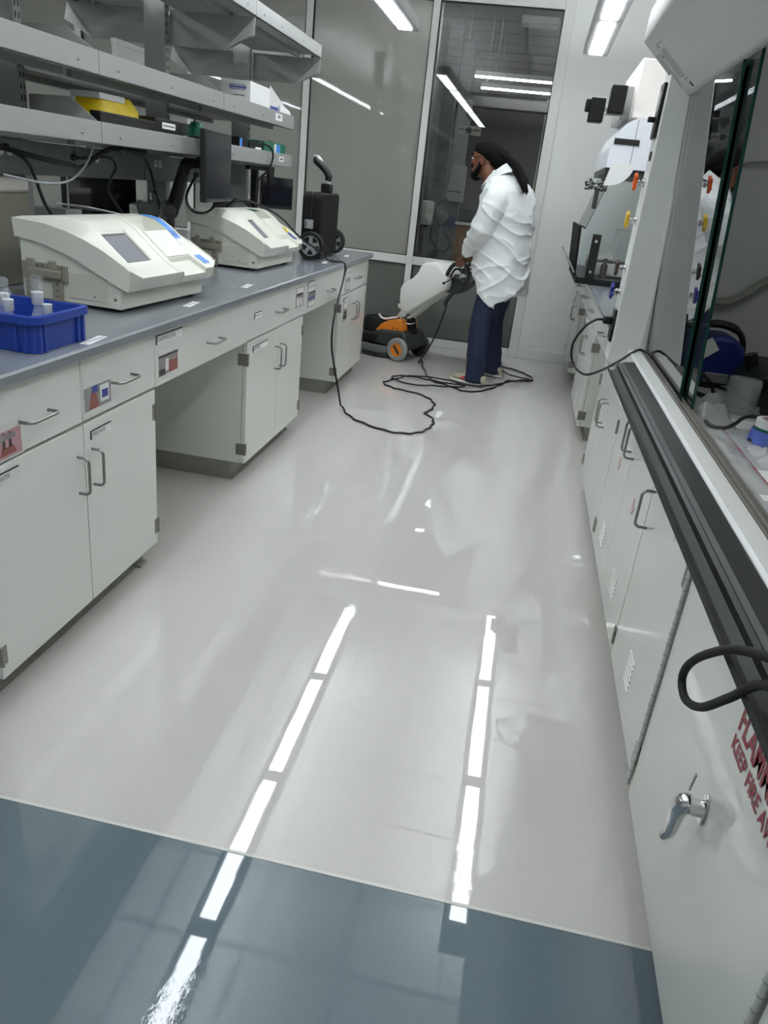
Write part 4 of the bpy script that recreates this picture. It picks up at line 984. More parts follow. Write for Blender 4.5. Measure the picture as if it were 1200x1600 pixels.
for k, pp in enumerate(([(.53, 2.66, .905), (.56, 2.70, .91), (.60, 2.71, .906), (.66, 2.68, .906), (.70, 2.70, .906), (.72, 2.66, .906)],
        [(.52, 2.58, .906), (.56, 2.60, .912), (.60, 2.56, .906), (.64, 2.49, .906)], [(.52, 2.50, .906), (.555, 2.54, .93), (.58, 2.60, .965), (.62, 2.60, .955), (.65, 2.58, .93), (.65, 2.53, .906)],
        [(.56, 2.52, .906), (.60, 2.55, .94), (.57, 2.57, .95), (.55, 2.54, .93), (.60, 2.50, .91), (.63, 2.46, .906)], [(.54, 2.73, .905), (.6, 2.74, .912), (.65, 2.73, .906), (.70, 2.70, .912)])):
    MB().tube(spline(pp, 6), .006, 6).build('cable', 'black', t)
MB().box(.61, .645, 2.42, 2.47, .9005, .92).build('connector', 'black', t, bevel=.004)
t = thing('black_lead', 'short black lead running from the tape roll to the sash track', 'cable', (.60, 2.1, .90))
MB().tube(spline([(.545, 2.13, .92), (.56, 2.11, .912), (.59, 2.10, .914), (.62, 2.12, .925), (.655, 2.17, .935), (.71, 2.22, .93)], 6), .0055, 6).build('lead', 'black', t)
t = thing('hood_cord', 'black cord plugged into the hood jamb and looping over the sill', 'cord', (.33, 3.0, .9))
MB().box(.318, .352, HY1+.04, HY1+.075, 1.015, 1.045).build('plug', 'black', t, bevel=.006)
MB().tube(spline([(.32, 3.055, 1.03), (.29, 3.05, 1.025), (.255, 3.06, .99), (.225, 3.05, .925), (.235, 3.02, .86), (.28, 2.95, .835), (.33, 2.92, .86), (.39, 2.92, .905), (.445, 2.93, .95), (.47, 2.93, .953), (.5, 2.85, .95), (.53, 2.75, .92), (.56, 2.70, .908)], 6), .0052, 6).build('cord', 'black', t)
t = thing('power_cable', 'thick black cord looping over the sill near the flammable cabinet', 'power cord', (.33, .9, .8))
MB().tube(spline([(.50, .62, .953), (.44, .66, .965), (.36, .76, .985), (.335, .86, .945), (.33, .95, .88), (.328, 1.005, .825), (.33, 1.02, .788), (.332, .985, .778), (.335, .925, .81), (.34, .86, .875), (.345, .79, .945), (.37, .70, .972), (.44, .58, .965), (.50, .52, .953)], 8), .0062, 10).build('cord', 'rubber', t)

# ------------------------------------------------------------------ ventilated balance enclosure on the far counter
t = thing('balance_enclosure', 'clear sided balance enclosure with white rounded hood on the right counter', 'enclosure', (.75, 6.1, .914))
E0, E1 = 5.66, 6.75
MB().box(.345, 1.20, E0, E1, .9145, .955).build('base_tray', 'black_soft', t, bevel=.004)
MB().box(.36, 1.18, E0+.02, E1-.02, .955, .957).build('deck', 'gray_plastic', t, smooth=0)
sd = [(.35, .958), (.345, 1.26), (.455, 1.62), (1.18, 1.62), (1.18, .958)]
for y in (E0, E1-.006): MB().prism(sd, 'y', y, y+.006).build('side_panel', 'clear_plastic', t, smooth=0)
MB().prism([(.345, 1.27), (.35, 1.27), (.455, 1.61), (.45, 1.61)], 'y', E0, E1).build('front_sash', 'clear_plastic', t, smooth=0)
MB().box(1.18, 1.19, E0, E1, .958, 1.62).build('back_panel', 'encl_white', t)
b = MB().box(.405, .465, E0-.012, E0-.001, .958, 1.245).build('front_bracket', 'black', t, bevel=.003)
q = MB()
for z in (1.00, 1.20): q.cyl((.435, E0-.0125, z), (.435, E0-.015, z), .010, n=10)
q.build('screw', 'chrome', b)
MB().prism([(.33, .965), (.345, .965), (.325, 1.285), (.305, 1.285)], 'y', E0+.06, E1-.05).build('front_airfoil', 'black_soft', t, bevel=.002)
MB().prism([(.255, 1.085), (.262, 1.092), (.335, .985), (.325, .978)], 'y', E0+.02, E1-.02).build('lower_airfoil', 'gray_plastic', t, bevel=.002)
MB().box(.40, 1.19, E0, E1, 1.62, 1.66).build('plenum_rail', 'dark_plastic', t, smooth=0)
# white rounded head with wedge flaps
arc = [(1.19, 1.66), (.40, 1.66)]+[(.40+.17*(1-math.cos(a)), 1.72+.24*math.sin(a)) for a in [i*math.pi/16 for i in range(9)]]+[(1.19, 1.96)]
hd = MB().prism(arc, 'y', E0-.02, E1+.02).build('head', 'encl_white', t, smooth=30)
MB().box(.42, .58, E0-.03, E0-.02, 1.80, 1.835).build('grip', 'black', hd, bevel=.003)
MB().box(.545, .55, E0-.0225, E0-.02, 1.66, 1.95).build('panel_seam', 'shelf_gray', hd, smooth=0)
MB().prism([(.435, 1.69), (.58, 1.69)]+[(.42+.16*math.cos(a), 1.69-.14*math.sin(a)) for a in [i*math.pi/18 for i in range(1, 9)]]+[(.405, 1.55)], 'y', E0-.025, E0-.019).build('flap', 'white_paper', t, smooth=0)
MB().box(.36, .39, E0-.012, E0-.002, 1.40, 1.52).build('dark_stay', 'dark_plastic', t, bevel=.004)
MB().box(.50, 1.19, E0+.02, E1-.02, 1.962, 2.30).build('filter_box', 'encl_cream', t, bevel=.01)
MB().box(.44, .50, E0+.2, E1-.2, 1.962, 2.16).build('filter_front', 'shelf_gray', t, bevel=.004)
for (x0, x1, y0, y1, z0, z1) in ((.345, .44, E0-.02, E0+.12, 1.975, 2.135), (.235, .33, E0+.12, E0+.26, 1.93, 2.07), (.205, .235, E0+.14, E0+.24, 1.99, 2.06)):
    s_ = MB().box(x0, x1, y0, y1, z0, z1).build('control_box', 'black_soft', t, bevel=.006)
MB().box(.33, .46, E0+.03, E0+.05, 1.965, 1.975).build('box_arm', 'steel', t); MB().box(.235, .46, E0+.16, E0+.2, 2.0, 2.02).build('box_arm', 'steel', t)
t = thing('analytical_balance', 'cream analytical balance with glass draft shield inside the enclosure', 'balance', (.60, 6.0, .957))
MB().box(.42, .80, 5.78, 6.10, .975, 1.06).build('base', 'encl_cream', t, bevel=.012)
q = MB()
for x in (.46, .76):
    for y in (5.82, 6.06): q.cyl((x, y, .9572), (x, y, .98), .016, n=10)
q.build('feet', 'black', t)
MB().box(.44, .78, 5.80, 6.08, 1.06, 1.065).build('display_panel', 'dark_plastic', t, bevel=.002)
for y in (5.84, 5.98): MB().obox((.50, y, 1.092), (.17, .07, .03), Matrix.Rotation(-.15, 3, 'Y')).build('print_tray', 'encl_cream', t, bevel=.004)
MB().box(.59, .79, 5.79, 6.09, 1.065, 1.27).build('draft_shield', 'clear_plastic', t, smooth=0)
q = MB()
for x in (.59, .786):
    for y in (5.79, 6.086): q.box(x, x+.005, y, y+.005, 1.065, 1.27)
q.box(.59, .79, 5.79, 6.09, 1.27, 1.282); q.build('shield_frame', 'cream2', t, smooth=0)
q = MB()
for x in (.46, .76): q.cyl((x, 5.779, 1.01), (x, 5.776, 1.01), .008, n=8)
q.build('screw', 'black', t)
t = thing('amber_vial', 'dark amber vial standing in the balance enclosure', 'vial', (.50, 5.72, .957))
MB().lathe([(.022, 0), (.024, .004), (.024, .09), (.012, .105), (.012, .115)], (.53, 5.74, .9575), 16).build('bottle', 'brown_valve', t); MB().lathe([(.014, .115), (.014, .135), (0, .136)], (.53, 5.74, .9575), 12).build('cap', 'black', t)
t = thing('hook_cluster', 'cluster of small black hooks on a clear strip at the enclosure front', 'hooks', (.30, 5.7, 1.6))
MB().box(.33, .44, E0-.004, E0+.0, 1.52, 1.61).build('clear_strip', 'clear_plastic', t, smooth=0)
q = MB(); rr = random.Random(3)
for i in range(90):
    x = .285+.15*rr.random()**.8; z = 1.515+.05*rr.random()+(.02 if rr.random() > .8 else 0); s_ = .003+.006*rr.random()
    q.ell((x, E0-.008-.01*rr.random(), z), (s_, s_*.7, s_), 7, 5)
tag(q.build('hooks', 'black', t), kind='stuff')

# ------------------------------------------------------------------ black wheeled case on the far end of the bench
t = thing('wheeled_case', 'tall black wheeled case with telescopic handle on the far end of the bench', 'case', (-1.48, 5.25, .914))
def casebox(nm, x0, x1, y0, y1, z0, z1, r, mat='black_soft'):
    return MB().prism(rrect(y0, y1, z0, z1, r, 5), 'x', x0, x1).build(nm, mat, t, bevel=.008)
casebox('shell', -1.465, -1.402, 5.03, 5.48, .935, 1.318, .04); casebox('shell', -1.400, -1.335, 5.03, 5.48, .935, 1.318, .04)
casebox('gasket_band', -1.405, -1.397, 5.024, 5.486, .93, 1.323, .04, 'black')
p_ = MB().box(-1.44, -1.385, 5.015, 5.03, 1.10, 1.155).build('label_plate', 'silver_plastic', t, bevel=.003); MB().box(-1.432, -1.426, 5.012, 5.015, 1.108, 1.147).build('mark', 'ink', p_, smooth=0)
for y0, sgn in ((4.96, -1), (5.545, 1)):
    w_ = thing('wheel', None, None, (0, 0, 0)); w_.parent = t; w_.location = Vector((-1.375, y0, 1.0)) - wloc(t); 
    c = (-1.375, y0, 1.0035)
    MB().lathe([(.062, -.018), (.080, -.018), (.086, -.010), (.086, .010), (.080, .018), (.062, .018), (.060, .0)], c, 36, Matrix.Rotation(math.pi/2, 3, 'X'), ring=True).build('tyre', 'rubber', w_)
    q = MB(); R_ = Matrix.Rotation(math.pi/2, 3, 'X')
    q.lathe([(.056, -.012), (.063, -.012), (.063, .012), (.056, .012)], c, 32, R_, ring=True); q.lathe([(.0, -.015), (.02, -.015), (.02, .015), (.0, .015)], c, 20, R_)
    for k in range(5):
        a = 2*math.pi*k/5+.3; d = Vector((math.cos(a), 0, math.sin(a)))
        q.obox(Vector(c)+d*.038, (.05, .016, .024), Matrix.Rotation(-a, 3, 'Y'))
    q.build('spokes', 'silver_plastic', w_)
    MB().lathe([(.0, -.004), (.056, -.004), (.056, .004), (.0, .004)], c, 24, R_).build('disc', 'black', w_)
MB().cyl((-1.375, 4.96, 1.0035), (-1.375, 5.545, 1.0035), .01).build('axle', 'steel', t)
MB().box(-1.46, -1.34, 5.08, 5.43, .9145, .935).build('skid_foot', 'black', t, bevel=.004)
MB().box(-1.41, -1.345, 5.25, 5.315, 1.315, 1.375).build('handle_socket', 'black', t, bevel=.004)
MB().cyl((-1.375, 5.29, 1.37), (-1.375, 5.29, 1.395), .02).build('collar', 'silver_plastic', t)
g_ = MB().tube(spline([(-1.375, 5.29, 1.39), (-1.373, 5.29, 1.42), (-1.39, 5.29, 1.45), (-1.43, 5.29, 1.485), (-1.465, 5.29, 1.51), (-1.478, 5.29, 1.515)]), [.02, .024, .023, .024, .025, .016], 12).build('grip', 'black', t)
MB().tube([(-1.42, 5.29, 1.503), (-1.45, 5.29, 1.523), (-1.48, 5.29, 1.535)], [.009, .016, .008], 8).build('grip_inlay', 'silver_plastic', g_)

# ------------------------------------------------------------------ floor scrubbing machine
mc = thing('floor_machine', 'black and orange floor scrubbing machine with white tank held by the man', 'floor machine', (0, 0, 0))
# local frame: +X = travel direction, Y = left of travel
BR = MB().lathe([(.0, .0), (.225, .0), (.235, .012), (.225, .045), (.0, .045)], (.24, 0, .0008), 44).build('brush_disc', 'black', mc)
MB().lathe([(.18, .045), (.232, .045), (.238, .06), (.232, .09), (.18, .10)], (.24, 0, 0), 44, ring=True).build('skirt_ring', 'brush_gray', mc)
q = MB()
dk = [(-.09, .10), (-.085, .20), (-.05, .255), (.20, .235), (.30, .19), (.445, .185), (.455, .10)]
q.prism(dk, 'y', -.165, .165); q.build('deck', 'dark_plastic', mc, bevel=.02, seg=3)
MB().lathe([(.0, .18), (.13, .18), (.13, .28), (.115, .31), (.0, .315)], (.33, 0, 0), 32).build('motor', 'black_soft', mc)
oc = MB().prism([(-.02, .24), (.0, .345), (.06, .345), (.14, .32), (.21, .28), (.26, .225), (.26, .205), (.1, .22)], 'y', -.125, .13).build('orange_cover', 'orange', mc, bevel=.014, seg=3)
q = MB()
for x in (.04, .085): q.cyl((x, .1305, .262), (x, .132, .262), .007, n=10)
q.build('screw', 'black', oc)
MB().box(.22, .36, .165, .19, .115, .185).build('bumper', 'black_soft', mc, bevel=.012)
for s_ in (1, -1):
    w_ = thing('wheel', None, None, (-.02, .185*s_, .1)); w_.parent = mc
    R_ = Matrix.Rotation(math.pi/2, 3, 'X'); c = (-.02, .185*s_, .1)
    MB().lathe([(.06, -.025), (.088, -.025), (.099, -.014), (.099, .014), (.088, .025), (.06, .025)], c, 32, R_, ring=True).build('tyre', 'gray_plastic' if s_ > 0 else 'dark_plastic', w_)
    MB().lathe([(.0, -.018), (.062, -.018), (.062, .018), (.0, .018)], c, 24, R_).build('hub', 'orange' if s_ > 0 else 'dark_plastic', w_)
    MB().obox((-.02, .185*s_+.019*s_, .1), (.022, .008, .088), Matrix.Rotation(.7, 3, 'Y')).build('hub_bar', 'dark_plastic', w_, bevel=.003)
MB().cyl((-.02, -.19, .1), (-.02, .19, .1), .028, n=14).build('axle', 'dark_plastic', mc)
MB().prism([(-.075, .10), (-.07, .23), (-.03, .36), (.055, .36), (.055, .20), (.03, .09)], 'y', -.05, .05).build('pivot_post', 'black_soft', mc, bevel=.01)
hdv = Vector((-.56, 0, .50)).normalized()
P0 = Vector((-.0, 0, .35)); 
for y in (.035, -.035): MB().cyl(P0+Vector((0, y, 0)), P0+hdv*.66+Vector((0, y, 0)), .015, n=12).build('shaft', 'frame_white', mc)
MB().tube(spline([(.03, .06, .37), (-.0, .065, .32), (-.05, .065, .315), (-.095, .06, .335)]), .006, 8).build('release_bar', 'chrome', mc)
tk = [(-.154,.847), (-.23,.862), (-.297,.855), (-.40,.785), (-.405,.70), (-.395,.665), (-.02,.395), (.035,.415), (.045,.45), (.058,.50), (.062,.60), (.04,.645), (-.06,.715), (-.11,.775), (-.13,.825)]
q = MB(); Y_ = []
for y, ins in ((-.135, .035), (-.125, .012), (-.09, 0), (.09, 0), (.125, .012), (.135, .035)):
    cx_, cz_ = -.16, .64
    Y_.append([Vector((cx_+(a-cx_)*(1-ins*4), y, cz_+(b-cz_)*(1-ins*4))) for a, b in tk])
q.loft(Y_[::-1]); tank = q.build('tank', 'tank_white', mc, smooth=60, bevel=.006)
MB().lathe([(.012, 0), (.022, .004), (.024, .03), (.016, .034)], (0, 0, 0), 14).xf(Matrix.Translation((.055, .06, .455)) @ Matrix.Rotation(1.9, 4, 'Y')).build('spout', 'tank_white', tank)
MB().prism([(-.20, .8655), (-.285, .862), (-.375, .80), (-.33, .79), (-.26, .83)], 'y', -.06, .07).build('filler_recess', 'off_paper', tank, bevel=.006)
MB().cyl((-.375, .138, .715), (-.455, .12, .77), .005, n=8).build('dosing_lever', 'black', mc); q = MB(); q.ell((-.372, .14, .713), (.012, .012, .012), 10, 6); q.build('lever_knob', 'black', mc)
MB().tube(spline([(.07, .05, .40), (.09, .055, .355), (.145, .06, .335), (.22, .06, .315), (.27, .05, .32), (.295, .05, .345)]), .0095, 8).build('feed_hose', 'encl_cream', mc)
hb = MB().prism([(-.345,.64), (-.36,.74), (-.42,.775), (-.50,.76), (-.56,.72), (-.50,.66), (-.42,.625)], 'y', -.07, .07).build('control_head', 'dark_plastic', mc, bevel=.016, seg=3)
for s_ in (1, -1):
    y = .11*s_
    MB().tube(spline([(-.37, .06*s_, .72), (-.375, y, .77), (-.43, y+.03*s_, .855), (-.49, y+.045*s_, .885), (-.555, y+.05*s_, .885), (-.585, y+.04*s_, .84), (-.57, y, .77), (-.52, .06*s_, .73)]), .017, 10).build('grip', 'dark_plastic', mc)
    MB().tube(spline([(-.41, y, .765), (-.46, y+.03*s_, .835), (-.53, y+.03*s_, .84)]), .009, 8).build('switch_lever', 'black', mc)
MB().box(-.47, -.40, -.03, .03, .765, .785).build('switch_block', 'dark_plastic', mc, bevel=.004)
MB().tube(spline([(-.42, .05, .635), (-.40, .065, .60), (-.375, .07, .55), (-.385, .07, .52)]), .016, 8).build('cord_strain_relief', 'black', mc)
mang = math.atan2(.4, -.917)
mc.location = (-.93, 6.74, 0); mc.rotation_euler = (0, 0, mang)
def mloc(x, y, z):
    return Matrix.Translation((-.93, 6.74, 0)) @ Matrix.Rotation(mang, 4, 'Z') @ Vector((x, y, z))

# power cord: from the machine head down, coiled on the floor, then up over the counter edge
t = thing('extension_cord', 'long black twisted power cord looping over the floor and up onto the bench', 'cord', (-.6, 5.6, 0))
Z_ = .0075
fl_pts = [(-.698, 6.308), (-.594, 6.005), (-.50, 5.94), (-.40, 5.86), (-.30, 5.80), (-.18, 5.90), (-.08, 6.12), (.0, 6.36), (.13, 6.46), (.205, 6.52), (.19, 6.66), (.10, 6.80), (.02, 6.88), (-.08, 6.90), (-.13, 6.80)]
dn = [mloc(-.385, .07, .52), mloc(-.36, .08, .40), mloc(-.33, .10, .27), mloc(-.28, .12, .13), mloc(-.23, .15, .03)]
def wob(pts, k=7, amp=.006):
    P = spline(pts, k); return [p+Vector((amp*math.sin(i*1.1), amp*math.cos(i*.9), 0)) for i, p in enumerate(P)]
MB().tube(spline(dn+[Vector((-.778, 6.70, Z_))], 5)[:-1]+wob([(-.778, 6.70, Z_)]+[(a, b, Z_) for a, b in fl_pts]), .0066, 6).build('cord_run', 'black', t)
MB().tube(wob([(-.13, 6.80, Z_+.012), (-.03, 6.62, Z_+.012), (.08, 6.52, Z_+.012), (.19, 6.50, Z_+.012), (.10, 6.40, Z_+.012), (.02, 6.30, Z_+.012), (-.05, 6.18, Z_+.012), (-.16, 6.03, Z_+.012), (-.30, 5.965, Z_+.012), (-.44, 5.93, Z_+.012), (-.58, 5.95, Z_+.012), (-.72, 5.98, Z_+.012), (-.84, 5.96, Z_+.012), (-.90, 5.88, Z_+.012), (-.86, 5.80, Z_+.012), (-.72, 5.72, Z_+.012), (-.56, 5.78, Z_+.012), (-.42, 5.83, Z_+.012), (-.32, 5.90, Z_+.012)]), .0066, 6).build('cord_run', 'black', t)
MB().tube(wob([(-.32, 5.90, Z_+.024), (-.45, 5.98, Z_+.024), (-.62, 6.0, Z_+.024), (-.78, 5.93, Z_+.024), (-.90, 5.80, Z_), (-.935, 5.70, Z_), (-.86, 5.60, Z_), (-.76, 5.56, Z_), (-.64, 5.52, Z_), (-.54, 5.42, Z_), (-.482, 5.28, Z_), (-.49, 5.12, Z_), (-.515, 5.02, Z_), (-.46, 4.94, Z_), (-.432, 4.82, Z_), (-.445, 4.68, Z_), (-.50, 4.55, Z_), (-.60, 4.49, Z_), (-.703, 4.50, Z_), (-.866, 4.585, Z_), (-.98, 4.70, Z_), (-1.06, 4.82, .03)])
    +spline([(-1.10, 4.86, .13), (-1.13, 4.84, .27), (-1.145, 4.78, .42), (-1.15, 4.79, .56), (-1.15, 4.88, .70), (-1.15, 4.99, .82), (-1.152, 5.02, .90), (-1.175, 5.02, .924), (-1.25, 4.97, .928), (-1.30, 4.90, .98), (-1.37, 4.68, 1.07), (-1.45, 4.60, 1.16), (-1.53, 4.52, 1.215), (-1.62, 4.42, 1.25), (-1.72, 4.36, 1.262), (-1.80, 4.40, 1.24)], 6), .0066, 6).build('cord_run', 'black', t)
for nm, pp, lab in (('outlet_cable', [(-1.93, 3.20, 1.385), (-1.90, 3.22, 1.385), (-1.86, 3.35, 1.40), (-1.85, 3.40, 1.36), (-1.87, 3.36, 1.28), (-1.86, 3.42, 1.20), (-1.83, 3.52, 1.10)], 'black cable plugged into the raceway above the nearer analyzer'),
        ('outlet_cable', [(-1.74, 3.25, 1.435), (-1.80, 3.55, 1.42), (-1.86, 3.74, 1.37), (-1.88, 3.83, 1.28), (-1.87, 3.86, 1.20), (-1.89, 3.88, 1.10)], 'black cable draped under the lower shelf toward the monitor arm'),
        ('outlet_cable', [(-1.92, 2.70, 1.40), (-1.86, 2.85, 1.375), (-1.84, 3.02, 1.36), (-1.84, 3.10, 1.35), (-1.80, 3.16, 1.40), (-1.76, 3.22, 1.435), (-1.76, 3.5, 1.437)], 'thick black cable sagging below the near lower shelf'),
        ('outlet_cable', [(-1.92, 2.74, 1.40), (-1.88, 2.80, 1.36), (-1.87, 2.83, 1.30), (-1.86, 2.86, 1.22), (-1.84, 2.90, 1.15)], 'black cable dropping behind the recorder at the left edge'),
        ('outlet_cable', [(-1.69, 4.82, 1.56), (-1.64, 4.86, 1.55), (-1.635, 4.92, 1.50), (-1.66, 4.92, 1.42), (-1.74, 4.98, 1.36), (-1.78, 5.08, 1.30)], 'black cable hanging over the lower shelf lip by the green box'),
        ('outlet_cable', [(-1.69, 3.76, 1.52), (-1.645, 3.82, 1.53), (-1.64, 3.90, 1.51), (-1.66, 3.95, 1.46), (-1.75, 3.97, 1.42)], 'black cable hanging over the lower shelf lip left of the monitor'),
        ('outlet_cable', [(-1.70, 3.92, 1.36), (-1.70, 3.80, 1.26), (-1.66, 3.78, 1.20), (-1.63, 3.85, 1.19), (-1.61, 3.92, 1.215), (-1.615, 3.95, 1.25)], 'black cable looping below the large monitor')):
    tt_ = thing(nm, lab, 'cable', pp[len(pp)//2], 'cables around the raceway')
    MB().tube(spline(pp, 6), .0065 if 'thick' not in lab else .010, 6).build('cable', 'black', tt_)
    q = MB(); q.ell(pp[0], (.014, .02, .014), 8, 6); q.build('plug', 'black', tt_)
t = thing('water_tube', 'thin pale tube sagging under the near lower shelf', 'tube', (-1.85, 2.9, 1.4))
MB().tube(spline([(-1.90, 2.68, 1.31), (-1.86, 2.85, 1.29), (-1.83, 2.98, 1.30), (-1.80, 3.06, 1.36), (-1.78, 3.10, 1.44)], 6), .005, 6).build('tube', 'silver_plastic', t)

# ------------------------------------------------------------------ the man in the white coat
MO = Vector((-.26, 6.32, 0)); MF = Vector((-.885, .465, 0)).normalized(); ML = Vector((-MF.y, MF.x, 0)); MZ = Vector((0, 0, 1))
def W(f, l, z): return MO+MF*f+ML*l+MZ*z
MR = Matrix((MF, ML, MZ)).transposed()
def pitch(a): return MR @ Matrix.Rotation(a, 3, 'Y')       # positive: front tips down
def fuse(name, mb, mat, parent, voxel, it=4, disp=None, fac=.5):
    me = mb.mesh(name, mat); o = bpy.data.objects.new(name, me); SC.collection.objects.link(o)
    r = o.modifiers.new('r', 'REMESH'); r.mode = 'VOXEL'; r.voxel_size = voxel; r.use_smooth_shade = True
    k = o.modifiers.new('s', 'SMOOTH'); k.factor = fac; k.iterations = it
    dg = bpy.context.evaluated_depsgraph_get(); dg.update()
    m2 = bpy.data.meshes.new_from_object(o.evaluated_get(dg)); bpy.data.objects.remove(o); bpy.data.meshes.remove(me)
    if disp:
        m2.update()
        nn = [v.normal.copy() for v in m2.vertices]
        for v, n_ in zip(m2.vertices, nn): v.co += n_*disp(v.co)
    m2.shade_smooth(); m2.name = name
    off = wloc(parent) if parent else MO
    m2.transform(Matrix.Translation(-off))
    q = bpy.data.objects.new(name, m2); SC.collection.objects.link(q)
    if not m2.materials: m2.materials.append(M[mat])
    if parent: q.parent = parent
    else: q.location = off
    return q
def trings(mb, rows, n=28, e=1.0):
    mb.loft([mb.ring(W(cf, cl, z), MF, ML, rf, rl, n, e) for z, cf, cl, rf, rl in rows])
hands = {}
b = MB()
b.ell(W(.212, 0, 1.662), (.098, .075, .112), 20, 14, pitch(.12))
b.ell(W(.242, 0, 1.582), (.066, .056, .058), 16, 10, pitch(.2))
b.ell(W(.300, 0, 1.685), (.018, .05, .014), 12, 8, MR)
b.tube([W(.300, 0, 1.672), W(.316, 0, 1.648), W(.322, 0, 1.632), W(.300, 0, 1.622)], [.007, .010, .014, .010], 8)
b.ell(W(.302, 0, 1.603), (.014, .024, .008), 10, 6, MR); b.ell(W(.300, 0, 1.590), (.014, .022, .008), 10, 6, MR)
b.ell(W(.292, 0, 1.555), (.022, .024, .018), 10, 6, MR)
for s_ in (1, -1):
    b.ell(W(.188, .078*s_, 1.645), (.020, .009, .033), 12, 8, pitch(.15)); b.ell(W(.183, .085*s_, 1.652), (.014, .006, .022), 10, 6, pitch(.15))
    b.ell(W(.285, .045*s_, 1.632), (.02, .018, .016), 10, 6, MR)
b.tube([W(.06, 0, 1.44), W(.11, 0, 1.51), W(.175, 0, 1.60)], [.075, .066, .064], 16)
trings(b, [(.86, -.10, 0, .10, .14), (.98, -.10, 0, .11, .15), (1.12, -.10, 0, .11, .14), (1.30, -.09, 0, .12, .155), (1.40, -.06, 0, .10, .15), (1.47, .02, 0, .07, .08)])
for s_, kn, an in ((1, (-.07, .185, .50), (-.12, .215, .09)), (-1, (.03, -.19, .50), (-.01, -.22, .09))):
    b.tube([W(-.10, .09*s_, .92), W(*kn), W(*an)], [.085, .058, .042], 12)
    b.tube([W(*an), W(an[0]+.02, an[1], .05), W(an[0]+.12, an[1], .04)], [.04, .04, .03], 10)
sleeves = {}
for s_ in (1, -1):
    bar = mloc(-.525, .155*s_, .8855); bd = (mloc(-.56, .155*s_, .886)-mloc(-.50, .155*s_, .886)).normalized()   # along the bar, to the rear
    outw = (mloc(-.525, .165*s_, .8855)-bar).normalized(); upv_ = MZ
    sh = W(-.06, .175*s_, 1.40); el = W(.0, .255*s_, 1.165) if s_ > 0 else W(.02, -.31, 1.165)
    pal = bar+upv_*.034+outw*.010
    wr = pal+(el-pal).normalized()*.075
    b.tube([sh, W(-.04, .225*s_, 1.30), el, el+(wr-el)*.45, wr, pal+(wr-pal)*.3], [.055, .05, .042, .038, .027, .026], 12)
    Rh = Matrix((bd, outw, upv_)).transposed()
    b.ell(pal, (.046, .034, .019), 14, 8, Rh)
    for i, L_ in enumerate((.80, 1.0, .95, .72)):
        c = bar-bd*.034+bd*.0225*i
        pts = [pal-bd*.034+bd*.0225*i]
        for a in (75, 40, 5, -30, -65, -105): 
            if a < 75-180*L_: break
            t_ = math.radians(a); pts.append(c+outw*math.cos(t_)*.0275+upv_*math.sin(t_)*.0275)
        b.tube(spline(pts, 3), [.0095, .0092, .0088, .0080], 7)
    b.tube(spline([pal-bd*.03-outw*.016, bar-bd*.05-outw*.022+upv_*.024, bar-bd*.062-outw*.026+upv_*.004, bar-bd*.064-outw*.018-upv_*.016], 3), [.012, .011, .0095, .008], 7)
    sleeves[s_] = (sh, el, wr)
man = fuse('person', b, 'skin', None, .0055, 3)
tag(man, 'person in a white coat and navy trousers pushing the floor machine', 'person')
# eyes and brow line
for s_ in (1, -1):
    q = MB(); q.ell(W(.300, .030*s_, 1.662), (.011, .013, .011), 10, 8, MR); q.build('eye', 'white_paper', man)
    q = MB(); q.ell(W(.3095, .031*s_, 1.660), (.003, .006, .006), 8, 6, MR); q.build('iris', 'black', man)
    q = MB(); q.tube(spline([W(.290, .055*s_, 1.688), W(.308, .035*s_, 1.696), W(.314, .014*s_, 1.690)], 4), .0055, 6); q.build('eyebrow', 'hair', man)
# hair: bulky cap pulled back, locks falling over the back
q = MB(); q.ell(W(.163, 0, 1.708), (.150, .086, .076), 22, 14, pitch(-.20)); q.ell(W(.085, 0, 1.672), (.085, .078, .075), 18, 12, MR); q.ell(W(.02, .015, 1.65), (.05, .05, .05), 14, 10, MR)
fuse('hair', q, 'hair', man, .007, 3, lambda p: .003*noise.noise(p*60))
rr = random.Random(11)
for i in range(20):
    l0 = -.055+.11*rr.random(); d = rr.uniform(-.02, .02); e = rr.random()
    pts = [W(.07+.02*e, l0, 1.70+.02*e), W(.0, l0*.6+.02, 1.665+d), W(-.08, .04+l0*.5, 1.62+d*1.4), W(-.15, .075+l0*.5, 1.57+d*1.6), W(-.205, .10+l0*.55, 1.52+d*1.6), W(-.245+.02*e, .115+l0*.6, 1.455+.05*e+d)]
    MB().tube(spline(pts, 4), [.011, .013, .013, .012, .010, .006], 6).build('hair_lock', 'hair', man)
q = MB(); q.ell(W(.272, 0, 1.548), (.045, .046, .046), 16, 10, pitch(.3))
for s_ in (1, -1): q.tube(spline([W(.205, .070*s_, 1.640), W(.212, .068*s_, 1.60), W(.235, .058*s_, 1.565), W(.27, .035*s_, 1.535)], 4), [.010, .018, .024, .026], 8)
q.tube(spline([W(.285, .035, 1.59), W(.310, .02, 1.612), W(.316, 0, 1.615), W(.310, -.02, 1.612), W(.285, -.035, 1.59)], 4), .009, 6)
fuse('beard', q, 'hair', man, .006, 2, lambda p: .0015*noise.noise(p*120))
q = MB()
for s_ in (1, -1):
    q.tube(spline([W(.175, .082*s_, 1.672), W(.25, .078*s_, 1.668), W(.322, .066*s_, 1.664)], 4), .0028, 6)
    q.tube(spline([W(.322, .064*s_, 1.672), W(.332, .036*s_, 1.675), W(.330, .010*s_, 1.672), W(.330, .012*s_, 1.65), W(.330, .036*s_, 1.642), W(.322, .062*s_, 1.652), W(.322, .064*s_, 1.672)], 4), .0024, 6)
q.tube([W(.330, .012, 1.668), W(.333, 0, 1.670), W(.330, -.012, 1.668)], .0024, 6)
q.build('eyeglasses', 'black', man)
